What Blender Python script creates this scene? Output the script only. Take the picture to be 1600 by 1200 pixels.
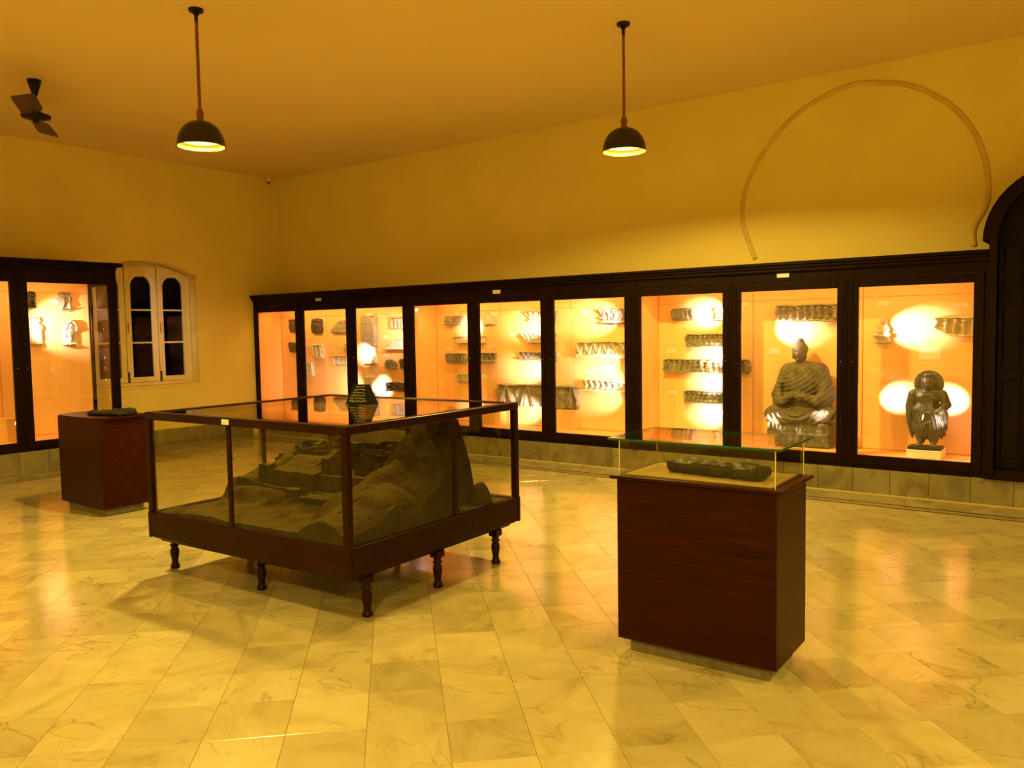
import bpy, math, random
import numpy as np
from mathutils import Vector, Matrix
random.seed(7); RNG = np.random.RandomState(11)
S = bpy.context.scene
for o in list(bpy.data.objects): bpy.data.objects.remove(o)
COL = S.collection
PI = math.pi

# ------------------------------------------------------------------ camera
CAM_F = 1291.95; YAW, PITCH, ROLL = -0.6451, -0.0645, -0.0165
CAM_P = Vector((11.3663, -8.1981, 1.6))
_cy, _sy = math.cos(YAW), math.sin(YAW)
FWD = Vector((_sy*math.cos(PITCH), _cy*math.cos(PITCH), math.sin(PITCH)))
_r = Vector((_cy, -_sy, 0)); _u = _r.cross(FWD)
RGT = _r*math.cos(ROLL) + _u*math.sin(ROLL); UPV = -_r*math.sin(ROLL) + _u*math.cos(ROLL)
cd = bpy.data.cameras.new('camera'); cam = bpy.data.objects.new('camera', cd); COL.objects.link(cam)
cd.sensor_fit = 'HORIZONTAL'; cd.sensor_width = 36; cd.lens = CAM_F/1600*36; cd.clip_start = .05; cd.clip_end = 100
m = Matrix((RGT, UPV, -FWD)).transposed().to_4x4(); m.translation = CAM_P; cam.matrix_world = m
S.camera = cam
def at(x, y, ax, val):
    """the point of the plane axis=val seen at pixel (x, y): measuring aid"""
    d = FWD + RGT*((x-800)/CAM_F) + UPV*((600-y)/CAM_F)
    t = (val-CAM_P[ax])/d[ax]
    return CAM_P + d*t

# ------------------------------------------------------------------ world, exposure, lamps
S.view_settings.view_transform = 'Standard'; S.view_settings.look = 'None'
S.view_settings.exposure = 0.0; S.view_settings.gamma = 1; S.view_settings.use_curve_mapping = False
W = bpy.data.worlds.new('night'); S.world = W; W.use_nodes = True
W.node_tree.nodes['Background'].inputs[0].default_value = (.01, .012, .02, 1)
W.node_tree.nodes['Background'].inputs[1].default_value = .03
PENDANT_COL = (1, .70, .12); PENDANT_W = 720
SPOT_COL = (1, .74, .56); SPOT_W = 150
FILL_COL = (1, .50, .11); FILL_W = 17
H = 4.142; D = .576; RX = 14.6; RY = -11.5
PENDANTS = [(5.452, -4.358), (7.896, -1.961)]
MORE_PENDANTS = [(7.85, -6.55), (12.9, -4.3), (10.5, -9.0), (13.2, -9.2), (3.2, -9.2)]
POWERS = [.95, .95, .45, .85, 1.2, .8, .8]; _pw = iter(POWERS)
SZ = [3.09]

# ------------------------------------------------------------------ materials
MATS = {}
def nodes(name):
    m = bpy.data.materials.new(name); m.use_nodes = True
    nt = m.node_tree; b = nt.nodes['Principled BSDF']; MATS[name] = m
    return m, nt, b
def N(nt, t, **k):
    n = nt.nodes.new(t)
    for a, v in k.items():
        if a in n.inputs.keys(): n.inputs[a].default_value = v
        else: setattr(n, a, v)
    return n
def ramp(nt, stops):
    r = nt.nodes.new('ShaderNodeValToRGB'); e = r.color_ramp.elements
    while len(e) < len(stops): e.new(.5)
    for i, (p, c) in enumerate(stops): e[i].position = p; e[i].color = (*c, 1)
    return r
def simple(name, col, rough=.5, noise=.0, scale=8, metal=0, bump=0, spec=None, coat=0):
    m, nt, b = nodes(name)
    b.inputs['Roughness'].default_value = rough; b.inputs['Metallic'].default_value = metal
    b.inputs['Specular IOR Level'].default_value = .30 if spec is None else spec
    if coat: b.inputs['Coat Weight'].default_value = coat; b.inputs['Coat Roughness'].default_value = .12
    tc = N(nt, 'ShaderNodeTexCoord'); n = N(nt, 'ShaderNodeTexNoise', Scale=scale, Detail=5.0)
    nt.links.new(tc.outputs['Object'], n.inputs['Vector'])
    r = ramp(nt, [(.25, tuple(c*(1-noise) for c in col)), (.75, tuple(min(1, c*(1+noise)) for c in col))])
    nt.links.new(n.outputs['Fac'], r.inputs[0]); nt.links.new(r.outputs[0], b.inputs['Base Color'])
    if bump:
        bp = N(nt, 'ShaderNodeBump', Strength=bump, Distance=.01); nt.links.new(n.outputs['Fac'], bp.inputs['Height'])
        nt.links.new(bp.outputs[0], b.inputs['Normal'])
    return m
def wood(name, col, scale=(1, 14, 14), rough=.28, contrast=.5):
    m, nt, b = nodes(name)
    tc = N(nt, 'ShaderNodeTexCoord'); mp = N(nt, 'ShaderNodeMapping'); mp.inputs['Scale'].default_value = scale
    n = N(nt, 'ShaderNodeTexNoise', Scale=2.2, Detail=6.0, Distortion=.6)
    nt.links.new(tc.outputs['Object'], mp.inputs[0]); nt.links.new(mp.outputs[0], n.inputs['Vector'])
    r = ramp(nt, [(.3, tuple(c*(1-contrast) for c in col)), (.55, col), (.75, tuple(c*(1+contrast) for c in col))])
    nt.links.new(n.outputs['Fac'], r.inputs[0]); nt.links.new(r.outputs[0], b.inputs['Base Color'])
    b.inputs['Roughness'].default_value = rough; b.inputs['Specular IOR Level'].default_value = .10
    return m
def emit(name, col, s):
    m, nt, b = nodes(name)
    b.inputs['Base Color'].default_value = (*col, 1)
    b.inputs['Emission Color'].default_value = (*col, 1); b.inputs['Emission Strength'].default_value = s
    return m
def glass(name, tint=(1, 1, 1), ior=1.45):
    m, nt, b = nodes(name); nt.nodes.remove(b); out = nt.nodes['Material Output']
    t = N(nt, 'ShaderNodeBsdfTransparent'); t.inputs[0].default_value = (*tint, 1)
    g = N(nt, 'ShaderNodeBsdfGlossy'); g.inputs['Roughness'].default_value = .0
    ge = N(nt, 'ShaderNodeNewGeometry'); dt = N(nt, 'ShaderNodeVectorMath', operation='DOT_PRODUCT')
    nt.links.new(ge.outputs['Normal'], dt.inputs[0]); nt.links.new(ge.outputs['Incoming'], dt.inputs[1])
    def mt(op, *a):
        n_ = N(nt, 'ShaderNodeMath', operation=op)
        for i_, v_ in enumerate(a):
            if hasattr(v_, 'is_linked'): nt.links.new(v_, n_.inputs[i_])
            else: n_.inputs[i_].default_value = v_
        return n_.outputs[0]
    f0 = ((ior-1)/(ior+1))**2     # Schlick's reflectance, the same from both sides of the thin pane
    fr = mt('ADD', mt('MULTIPLY', mt('POWER', mt('SUBTRACT', 1.0, mt('ABSOLUTE', dt.outputs['Value'])), 5.0), 1-f0), f0)
    mx = N(nt, 'ShaderNodeMixShader')
    nt.links.new(fr, mx.inputs[0]); nt.links.new(t.outputs[0], mx.inputs[1]); nt.links.new(g.outputs[0], mx.inputs[2])
    nt.links.new(mx.outputs[0], out.inputs[0])
    return m
def marble(name, light, mid, dark, rough, scale=3.0, attr=False, vein=.5):
    m, nt, b = nodes(name); L = nt.links.new
    tc = N(nt, 'ShaderNodeTexCoord'); vec = tc.outputs['Object']
    if attr:
        at_ = N(nt, 'ShaderNodeAttribute', attribute_name='tint'); rnd = at_.outputs['Fac']
    else:
        oi = N(nt, 'ShaderNodeObjectInfo'); rnd = oi.outputs['Random']
    mul = N(nt, 'ShaderNodeMath', operation='MULTIPLY'); L(rnd, mul.inputs[0]); mul.inputs[1].default_value = 37.0
    cmb = N(nt, 'ShaderNodeCombineXYZ'); L(mul.outputs[0], cmb.inputs[2])
    # every slab is turned its own way
    vr = N(nt, 'ShaderNodeVectorRotate', rotation_type='Z_AXIS'); L(vec, vr.inputs['Vector']); L(mul.outputs[0], vr.inputs['Angle'])
    ad = N(nt, 'ShaderNodeVectorMath', operation='ADD'); L(vr.outputs[0], ad.inputs[0]); L(cmb.outputs[0], ad.inputs[1])
    mp = N(nt, 'ShaderNodeMapping'); mp.inputs['Scale'].default_value = (1, 1.7, 1); L(ad.outputs[0], mp.inputs[0])
    n1 = N(nt, 'ShaderNodeTexNoise', Scale=scale, Detail=8.0, Roughness=.62, Distortion=1.2); L(mp.outputs[0], n1.inputs['Vector'])
    r1 = ramp(nt, [(.30, dark), (.46, mid), (.60, light), (.8, light)]); L(n1.outputs['Fac'], r1.inputs[0])
    # thin crack-like veins
    n2 = N(nt, 'ShaderNodeTexNoise', Scale=scale*.9, Detail=4.0, Distortion=1.5); L(ad.outputs[0], n2.inputs['Vector'])
    sb = N(nt, 'ShaderNodeMath', operation='SUBTRACT'); L(n2.outputs['Fac'], sb.inputs[0]); sb.inputs[1].default_value = .5
    ab = N(nt, 'ShaderNodeMath', operation='ABSOLUTE'); L(sb.outputs[0], ab.inputs[0])
    r2 = ramp(nt, [(0, (vein,)*3), (.006, (vein*.6,)*3), (.014, (0, 0, 0))]); L(ab.outputs[0], r2.inputs[0])
    n3 = N(nt, 'ShaderNodeTexNoise', Scale=1.7, Detail=1.0); L(ad.outputs[0], n3.inputs['Vector'])
    r3 = ramp(nt, [(.48, (0, 0, 0)), (.6, (1, 1, 1))]); L(n3.outputs['Fac'], r3.inputs[0])
    mm = N(nt, 'ShaderNodeMath', operation='MULTIPLY'); L(r2.outputs[0], mm.inputs[0]); L(r3.outputs[0], mm.inputs[1])
    mx = N(nt, 'ShaderNodeMix', data_type='RGBA'); L(mm.outputs[0], mx.inputs[0]); L(r1.outputs[0], mx.inputs[6])
    mx.inputs[7].default_value = (*[c*.45 for c in dark], 1)
    # per slab tone
    mr = N(nt, 'ShaderNodeMapRange'); L(rnd, mr.inputs[0]); mr.inputs[3].default_value = .84; mr.inputs[4].default_value = 1.08
    hs = N(nt, 'ShaderNodeHueSaturation'); L(mx.outputs[2], hs.inputs['Color']); L(mr.outputs[0], hs.inputs['Value'])
    L(hs.outputs[0], b.inputs['Base Color'])
    rr = N(nt, 'ShaderNodeMapRange'); L(n1.outputs['Fac'], rr.inputs[0]); rr.inputs[3].default_value = rough*1.25; rr.inputs[4].default_value = rough*.8
    L(rr.outputs[0], b.inputs['Roughness'])
    b.inputs['Specular IOR Level'].default_value = .8
    return m
M_wall = simple('plaster_wall', (.80, .67, .26), .75, .05, 1.3, bump=.05)
M_ceil = simple('plaster_ceiling', (.84, .66, .34), .8, .03, .8)
M_band = simple('plaster_bead', (.66, .50, .19), .8, .1, 6)
M_floor = marble('floor_marble', (.42, .365, .235), (.385, .325, .19), (.30, .245, .125), .15, 1.9)
M_floor2 = marble('floor_marble_far', (.42, .365, .235), (.385, .325, .19), (.30, .245, .125), .15, 1.9, attr=True)
M_plinth = marble('plinth_marble', (.19, .16, .085), (.15, .125, .063), (.09, .072, .033), .4, 3.0, vein=.8)
M_border = marble('border_marble', (.30, .255, .15), (.26, .215, .115), (.17, .135, .06), .25, 2.4)
M_grout = simple('grout', (.42, .33, .18), .8, .1, 20)
M_inlay = simple('dark_inlay', (.022, .011, .007), .5, .2, 10, spec=.08)
M_frame = wood('dark_polished_wood', (.009, .0025, .0013), (2, 12, 12), .34, .35)
M_case = wood('mahogany_wood', (.018, .0040, .0016), (1.5, 12, 12), .32, .4)
M_ped = wood('red_veneer', (.024, .0036, .0014), (1.2, 5, 26), .36, .42)
M_door = wood('black_brown_wood', (.010, .005, .003), (3, 12, 2), .5, .3)
M_base = simple('grey_stone_base', (.13, .11, .08), .55, .3, 30)
M_panel = simple('orange_panel', (.93, .55, .25), .62, .03, 3)
M_win = simple('cream_paint', (.78, .66, .42), .45, .04, 6)
M_iron = simple('black_iron', (.012, .010, .010), .4, .2, 20, metal=.6)
M_dome = simple('bronze_enamel', (.035, .026, .018), .35, .25, 14, metal=.3)
M_domein = simple('dome_inside_enamel', (.55, .42, .05), .4, .02, 8)
M_rope = simple('jute_rope', (.22, .085, .035), .9, .35, 60, bump=.4)
M_fan = simple('brown_fan_metal', (.085, .035, .018), .45, .2, 10, metal=.2)
M_stone = simple('grey_schist', (.30, .265, .21), .72, .28, 16, bump=.25)
M_statue = simple('brown_grey_schist', (.135, .11, .075), .6, .35, 16, bump=.35, spec=.25)
M_stoneD = simple('dark_schist', (.055, .047, .036), .30, .35, 14, bump=.2, spec=.5)
M_stoneL = simple('pale_stone', (.62, .54, .42), .7, .18, 14, bump=.2)
M_blackst = simple('black_stone_slab', (.020, .018, .013), .5, .4, 18, bump=.5, spec=.12)
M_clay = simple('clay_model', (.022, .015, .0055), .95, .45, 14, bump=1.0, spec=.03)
def dust_top_light(m, col, lo=.55, hi=.95):
    # upward faces paler: dust tone and top light painted into the clay colour
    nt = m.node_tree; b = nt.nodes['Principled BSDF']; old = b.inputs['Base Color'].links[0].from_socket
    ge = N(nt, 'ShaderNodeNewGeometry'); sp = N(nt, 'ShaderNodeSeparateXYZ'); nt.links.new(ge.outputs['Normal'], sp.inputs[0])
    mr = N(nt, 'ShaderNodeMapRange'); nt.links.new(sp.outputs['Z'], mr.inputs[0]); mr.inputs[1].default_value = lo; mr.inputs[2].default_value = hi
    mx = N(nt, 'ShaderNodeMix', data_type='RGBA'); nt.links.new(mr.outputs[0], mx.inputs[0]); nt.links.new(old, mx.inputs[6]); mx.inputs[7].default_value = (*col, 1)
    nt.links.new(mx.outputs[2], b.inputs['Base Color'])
dust_top_light(M_clay, (.060, .043, .017), .6, .98)
M_white = simple('white_paint', (.82, .76, .66), .6, .03, 6)
M_felt = simple('beige_felt', (.34, .26, .11), .8, .1, 60)
M_glass = glass('clear_glass'); M_glassw = glass('window_glass', (.9, .9, .9), 1.22); M_glassb = glass('case_glass', (.95, .94, .86), 1.36)
M_gledge = simple('polished_glass_edge', (.55, .52, .34), .2, .05, 6)
M_gedge = simple('green_glass_edge', (.01, .09, .04), .15, .1, 6)
M_sign = simple('black_sign_board', (.004, .004, .004), .6, .1, 10, spec=.06)
M_ink = simple('yellow_sign_lettering', (.62, .50, .16), .6, .1, 20)
M_brass = simple('brass', (.45, .28, .08), .3, .1, 10, metal=1)
M_bulb = emit('lamp_diffuser', (1, .82, .24), 3.2)
M_spotface = emit('spot_lamp_face', (1, .9, .6), 14)
def card_mat():
    m, nt, b = nodes('printed_card'); L = nt.links.new
    tc = N(nt, 'ShaderNodeTexCoord'); w = N(nt, 'ShaderNodeTexWave', Scale=60.0, Distortion=3.0, bands_direction='Z'); w.inputs['Detail Scale'].default_value = 6
    L(tc.outputs['Object'], w.inputs['Vector'])
    r = ramp(nt, [(.70, (.86, .82, .76)), (.9, (.42, .38, .33))]); L(w.outputs['Fac'], r.inputs[0]); L(r.outputs[0], b.inputs['Base Color'])
    b.inputs['Roughness'].default_value = .6
    return m
M_card = card_mat()

# ------------------------------------------------------------------ mesh helpers
class MB:
    def __init__(s): s.v = []; s.f = []; s.p = []
    def add(s, vs, fs):
        o = len(s.v); s.p.append((o, len(s.f))); s.v += [tuple(v) for v in vs]; s.f += [tuple(i+o for i in f) for f in fs]; return s
    def box(s, x0, x1, y0, y1, z0, z1, c=0):
        if x0 > x1: x0, x1 = x1, x0
        if y0 > y1: y0, y1 = y1, y0
        if z0 > z1: z0, z1 = z1, z0
        c = min(c, (x1-x0)/2.2, (y1-y0)/2.2, (z1-z0)/2.2)
        if c <= 0:
            return s.add([(x, y, z) for z in (z0, z1) for x, y in ((x0, y0), (x1, y0), (x1, y1), (x0, y1))],
                  [(3, 2, 1, 0), (4, 5, 6, 7), (0, 1, 5, 4), (1, 2, 6, 5), (2, 3, 7, 6), (3, 0, 4, 7)])
        V = []; idx = {}
        for sx in (0, 1):
            for sy in (0, 1):
                for sz in (0, 1):
                    X, Y, Z = (x0, x1)[sx], (y0, y1)[sy], (z0, z1)[sz]
                    dx, dy, dz = (c, -c)[sx], (c, -c)[sy], (c, -c)[sz]
                    for k, p in enumerate([(X, Y+dy, Z+dz), (X+dx, Y, Z+dz), (X+dx, Y+dy, Z)]):
                        idx[(sx, sy, sz, k)] = len(V); V.append(p)
        F = []
        for k in range(3):
            a, b = [i for i in range(3) if i != k]
            for q in (0, 1):
                def g(i, j):
                    t = [0, 0, 0]; t[k] = q; t[a] = i; t[b] = j; return idx[(*t, k)]
                F.append([g(0, 0), g(1, 0), g(1, 1), g(0, 1)])
        for k in range(3):   # edges along axis k
            a, b = [i for i in range(3) if i != k]
            for i in (0, 1):
                for j in (0, 1):
                    def g(q, w):
                        t = [0, 0, 0]; t[k] = q; t[a] = i; t[b] = j; return idx[(*t, w)]
                    F.append([g(0, a), g(1, a), g(1, b), g(0, b)])
        for sx in (0, 1):
            for sy in (0, 1):
                for sz in (0, 1): F.append([idx[(sx, sy, sz, k)] for k in range(3)])
        return s.add(V, F)
    def lathe(s, prof, cx=0, cy=0, n=24, M=None, cap=True):
        V = []; F = []
        for r, z in prof:
            for i in range(n):
                a = 2*PI*i/n; V.append(Vector((cx+r*math.cos(a), cy+r*math.sin(a), z)))
        for j in range(len(prof)-1):
            for i in range(n):
                i2 = (i+1) % n; F.append((j*n+i, j*n+i2, (j+1)*n+i2, (j+1)*n+i))
        if cap:
            F.append(tuple(reversed(range(n)))); F.append(tuple((len(prof)-1)*n+i for i in range(n)))
        if M is not None: V = [M @ v for v in V]
        return s.add(V, F)
    def tube(s, pts, r, n=8, ry=None):
        pts = [Vector(p) for p in pts]; V = []; F = []
        for k, p in enumerate(pts):
            t = (pts[min(k+1, len(pts)-1)]-pts[max(k-1, 0)]).normalized()
            a = Vector((0, 0, 1)) if abs(t.z) < .9 else Vector((0, 1, 0))
            if ry is not None: a = Vector((0, 1, 0))
            b = t.cross(a).normalized(); a = b.cross(t).normalized()
            rr = r[k] if isinstance(r, (list, tuple)) else r
            for i in range(n):
                an = 2*PI*i/n; V.append(p + b*rr*math.cos(an) + a*(ry if ry is not None else rr)*math.sin(an))
        for k in range(len(pts)-1):
            for i in range(n):
                i2 = (i+1) % n; F.append((k*n+i, k*n+i2, (k+1)*n+i2, (k+1)*n+i))
        F.append(tuple(reversed(range(n)))); F.append(tuple((len(pts)-1)*n+i for i in range(n)))
        return s.add(V, F)
    def prism(s, poly, ax, a0, a1):
        """poly: points of the two other axes (in axis order); extruded along ax"""
        n = len(poly); V = []
        for a in (a0, a1):
            for p in poly:
                q = list(p); q.insert(ax, a); V.append(tuple(q))
        F = [tuple(range(n)), tuple(reversed(range(n, 2*n)))]
        for i in range(n): j = (i+1) % n; F.append((i, n+i, n+j, j))
        return s.add(V, F)
    def build_each(s, name, mat, parent=None):
        out = []
        for k, (v0, f0) in enumerate(s.p):
            v1, f1 = s.p[k+1] if k+1 < len(s.p) else (len(s.v), len(s.f))
            q = MB(); q.add(s.v[v0:v1], [tuple(i-v0 for i in f) for f in s.f[f0:f1]]); out.append(q.build(name, mat, parent))
        return out
    def build(s, name, mat, parent=None, loc=None, smooth=False, rotz=0):
        me = bpy.data.meshes.new(name); me.from_pydata(s.v, [], s.f); me.validate(); fixn(me)
        if mat: me.materials.append(mat)
        return link(name, me, parent, loc, smooth, rotz)
import bmesh
def fixn(me):
    b = bmesh.new(); b.from_mesh(me); bmesh.ops.recalc_face_normals(b, faces=b.faces); b.to_mesh(me); b.free()
def link(name, me, parent=None, loc=None, smooth=False, rotz=0):
    o = bpy.data.objects.new(name, me); COL.objects.link(o)
    if smooth:
        me.polygons.foreach_set('use_smooth', [True]*len(me.polygons))
    if parent: o.parent = parent
    if loc is not None: o.location = loc
    if rotz: o.rotation_euler = (0, 0, rotz)
    return o
def tag(o, label=None, cat=None, group=None, kind=None):
    if label: o['label'] = label
    if cat: o['category'] = cat
    if group: o['group'] = group
    if kind: o['kind'] = kind
    return o
def thing(name, label, cat, loc=(0, 0, 0), rotz=0, group=None, kind=None):
    o = bpy.data.objects.new(name, None); COL.objects.link(o); o.empty_display_size = .1
    o.location = loc; o.rotation_euler = (0, 0, rotz)
    return tag(o, label, cat, group, kind)
def struct(name, loc=(0, 0, 0)):
    return thing(name, None, None, loc, kind='structure')
def light(name, kind, loc, power, col, parent=None, target=None, **k):
    l = bpy.data.lights.new(name, kind); l.energy = power; l.color = col
    for a, v in k.items(): setattr(l, a, v)
    o = bpy.data.objects.new(name, l); COL.objects.link(o); o.location = loc
    if target is not None:
        o.rotation_euler = (Vector(target)-Vector(loc)).to_track_quat('-Z', 'Y').to_euler()
    if parent: o.parent = parent
    return o

# ------------------------------------------------------------------ room shell
T = .25
# left wall with a segmental-arched opening for the window
WY0, WY1, WZ0, WZS, WZT = -2.58, -1.0, .885, 2.50, 2.69
b = MB()
b.box(-T, 0, RY, WY0, 0, H); b.box(-T, 0, WY1, D+T, 0, H); b.box(-T, 0, WY0, WY1, 0, WZ0)
arc = [(WY0+(WY1-WY0)*i/16, WZS+(WZT-WZS)*(1-((i-8)/8)**2)) for i in range(17)]
for i in range(16):
    (y0, z0), (y1, z1) = arc[i], arc[i+1]
    b.add([(x, y, z) for x in (-T, 0) for y, z in ((y0, z0), (y1, z1), (y1, H), (y0, H))],
          [(0, 1, 2, 3), (7, 6, 5, 4), (0, 4, 5, 1)])
wl = b.build('wall_left', M_wall); tag(wl, kind='structure')
tag(MB().box(0, RX, D, D+T, 0, H).build('wall_back', M_wall), kind='structure')
tag(MB().box(RX, RX+T, RY, D+T, 0, H).build('wall_right', M_wall), kind='structure')
tag(MB().box(-T, RX+T, RY-T, RY, 0, H).build('wall_front', M_wall), kind='structure')
# ceiling
b = MB().box(-T, RX+T, RY-T, D+T, H, H+.2)
tag(b.build('ceiling', M_ceil), kind='structure')

# floor bed, border and 45 degree tiles
fl = struct('floor')
tag(MB().box(-T, RX+T, RY-T, D+T, -.10, -.004).build('floor_bed', M_grout, fl))
G = .0008
def clip(poly, f):
    out = []
    for i in range(len(poly)):
        a, b_ = poly[i], poly[(i+1) % len(poly)]; fa, fb = f(a), f(b_)
        if fa >= 0: out.append(a)
        if (fa >= 0) != (fb >= 0):
            t = fa/(fa-fb); out.append((a[0]+(b_[0]-a[0])*t, a[1]+(b_[1]-a[1])*t))
    return out
def clip_rect(poly, x0, x1, y0, y1):
    for f in (lambda p: p[0]-x0, lambda p: x1-p[0], lambda p: p[1]-y0, lambda p: y1-p[1]):
        poly = clip(poly, f)
        if len(poly) < 3: return []
    return poly
def area(p): return abs(sum(p[i][0]*p[(i+1) % len(p)][1]-p[(i+1) % len(p)][0]*p[i][1] for i in range(len(p))))/2
SA, SB = .3225, .330; s2 = math.sqrt(.5)
BX, BXC, BY, BYC = .58, 1.46, -.53, -2.10
tiles = []
for i in range(-40, 60):
    for j in range(-70, 30):
        a0, b0 = 2.09+SA*i, -9.533+SB*j
        q = [((a-c)*s2, (a+c)*s2) for a, c in ((a0+G, b0+G), (a0+SA-G, b0+G), (a0+SA-G, b0+SB-G), (a0+G, b0+SB-G))]
        for r in ((BX, RX, BYC, BY), (BXC, RX, RY, BYC-2*G)):
            c = clip_rect(q, *r)
            if c and area(c) > .0005: tiles.append((c, len(c) == 4 and area(c) > SA*SB*.97))
def tile_geo(poly, cx, cy):
    ch = .0012; n = len(poly); V = []
    for k, (z, s_) in enumerate(((-.004, 1), (-ch, 1), (0, None))):
        for x, y in poly:
            dx, dy = x-cx, y-cy
            if s_ is None: L = math.hypot(dx, dy) or 1; dx -= dx/L*ch; dy -= dy/L*ch
            V.append((dx, dy, z))
    F = []
    for k in range(2):
        for i in range(n): j = (i+1) % n; F.append((k*n+i, k*n+j, (k+1)*n+j, (k+1)*n+i))
    F.append(tuple(2*n+i for i in range(n)))
    return V, F
def proj(p):
    d = Vector(p)-CAM_P; z = d.dot(FWD)
    return (800+CAM_F*d.dot(RGT)/z, 600-CAM_F*d.dot(UPV)/z, z) if z > .2 else (9e9, 9e9, z)
scored = []
for c, whole in tiles:
    cx = sum(p[0] for p in c)/len(c); cy = sum(p[1] for p in c)/len(c); x, y, z = proj((cx, cy, 0))
    vis = z > .2 and -60 < x < 1660 and y < 1270
    scored.append((0 if vis else 1, z if vis else 99, c, whole, cx, cy))
scored.sort(key=lambda t: (t[0], t[1]))
shared = None; k = 0; rest = MB(); tint = []
for vis, z, c, whole, cx, cy in scored:
    if k < 296 and not vis:
        V, F = tile_geo(c, cx, cy)
        if whole:
            if shared is None:
                shared = bpy.data.meshes.new('floor_tile'); shared.from_pydata(V, [], F); fixn(shared); shared.materials.append(M_floor)
            me = shared
        else:
            me = bpy.data.meshes.new('floor_tile_cut'); me.from_pydata(V, [], F); fixn(me); me.materials.append(M_floor)
        link('tile', me, fl, (cx, cy, 0)); k += 1
    else:
        V, F = tile_geo(c, cx, cy); rest.add([(x+cx, y+cy, z_) for x, y, z_ in V], F); tint += [random.random()]*len(F)
o = rest.build('tile_field', M_floor2, fl); tag(o, kind='stuff')
at_ = o.data.attributes.new('tint', 'FLOAT', 'FACE'); at_.data.foreach_set('value', tint[:len(o.data.polygons)])
# border: slabs against the plinth, two dark inlaid lines
def border(x0, x1, y0, y1, along):
    n = max(1, round(((x1-x0) if along == 0 else (y1-y0))/.62))
    for i in range(n):
        if along == 0: xa, xb, ya, yb = x0+(x1-x0)*i/n+G, x0+(x1-x0)*(i+1)/n-G, y0+G, y1-G
        else: xa, xb, ya, yb = x0+G, x1-G, y0+(y1-y0)*i/n+G, y0+(y1-y0)*(i+1)/n-G
        cx, cy = (xa+xb)/2, (ya+yb)/2
        MB().box(xa-cx, xb-cx, ya-cy, yb-cy, -.004, .0, .001).build('border_tile', M_border, fl, (cx, cy, 0))
border(.43, RX, -.365, .03, 0); border(0.02, .43, -2.72, .03, 1)
border(.92, 1.30, RY, -2.60, 1); border(.43, 1.30, -2.60, -2.22, 0)
def inlay(x0, x1, y0, y1, m_=M_inlay, nm='inlay_strip'): MB().box(x0, x1, y0, y1, -.004, 0).build(nm, m_, fl)
for a, c in ((-.395, -.365), (-.53, -.50)): pass
inlay(.46, RX, -.395, -.367); inlay(.57, RX, -.53, -.503)
inlay(.432, .458, -2.19, -.367); inlay(.552, .578, -2.10, -.503)
inlay(.432, 1.30, -2.218, -2.192); inlay(.552, 1.43, -2.128, -2.102)
inlay(1.302, 1.33, RY, -2.192); inlay(1.432, 1.458, RY, -2.102)
for r in ((.458, RX, -.503, -.395), (.458, .552, -2.19, -.503), (.458, 1.43, -2.19, -2.128), (1.33, 1.432, RY, -2.19)):
    MB().box(*[r[0]+G, r[1]-G, r[2]+G, r[3]-G], -.004, 0).build('border_tile', M_border, fl)

# marble plinth under the built-in cases: blocks .331 wide
bb = struct('baseboard_back')
MB().box(0, RX, .06, D, 0, .236).build('plinth_core', M_grout, bb)
x = 9.247-.331*28
while x < RX-.02:
    xa, xb = max(x, 0.0)+.0015, min(x+.331, RX)-.0015
    if xb-xa > .02:
        cx = (xa+xb)/2; MB().box(xa-cx, xb-cx, -.02+RNG.uniform(-.002, .002), .02, -.12, .118, .002).build('tile', M_plinth, bb, (cx, .04, .12))
    x += .331
MB().box(0, RX, .0, .06, -.002, .008, .002).build('mortar_fillet', M_grout, bb)
LC = .9487; CE = -2.73; LC0 = -6.18
bl = struct('baseboard_left')
MB().box(0, LC-.06, LC0, CE-.03, 0, .262).build('plinth_core', M_grout, bl)
y = -3.977-.328*8
while y < CE-.05:
    ya, yb = max(y, LC0)+.0015, min(y+.328, CE-.01)-.0015
    if yb-ya > .02:
        cy = (ya+yb)/2; MB().box(-.02, .02, ya-cy, yb-cy, -.131, .131, .002).build('tile', M_plinth, bl, (LC-.04, cy, .131))
    y += .328
for i in range(8):
    ya, yb = CE+.33*i, min(CE+.33*(i+1), 0.0)
    cy = (ya+yb)/2; MB().box(-.01, .012, ya-cy+.0015, yb-cy-.0015, -.118, .118, .002).build('tile', M_plinth, bl, (.012, cy, .118))

# horseshoe bead on the back wall
pts = [(1180, 405), (1172, 385), (1160, 345), (1163, 305), (1175, 270), (1195, 235), (1225, 197), (1262, 165), (1300, 145), (1335, 131), (1375, 129), (1405, 130), (1440, 139), (1480, 160), (1510, 188), (1530, 220), (1541, 255), (1545, 290), (1541, 322), (1526, 348), (1521, 365), (1523, 385)]
P3 = [at(x, y, 1, D) for x, y in pts]
sm = []
for i in range(len(P3)-1):
    p0, p1, p2, p3 = P3[max(i-1, 0)], P3[i], P3[i+1], P3[min(i+2, len(P3)-1)]
    for t in (0, .25, .5, .75):
        sm.append(.5*((2*p1)+(p2-p0)*t+(2*p0-5*p1+4*p2-p3)*t*t+(3*p1-p0-3*p2+p3)*t**3))
sm.append(P3[-1])
b = MB(); b.tube([(p.x, D-.003, p.z) for p in sm], .022, 8, ry=.014); b.tube([(p.x*.985+.015*9.1, D-.002, p.z*.985+.015*2.9) for p in sm], .012, 6, ry=.008)
tag(b.build('trim_1', M_band, smooth=True), kind='structure')

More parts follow.
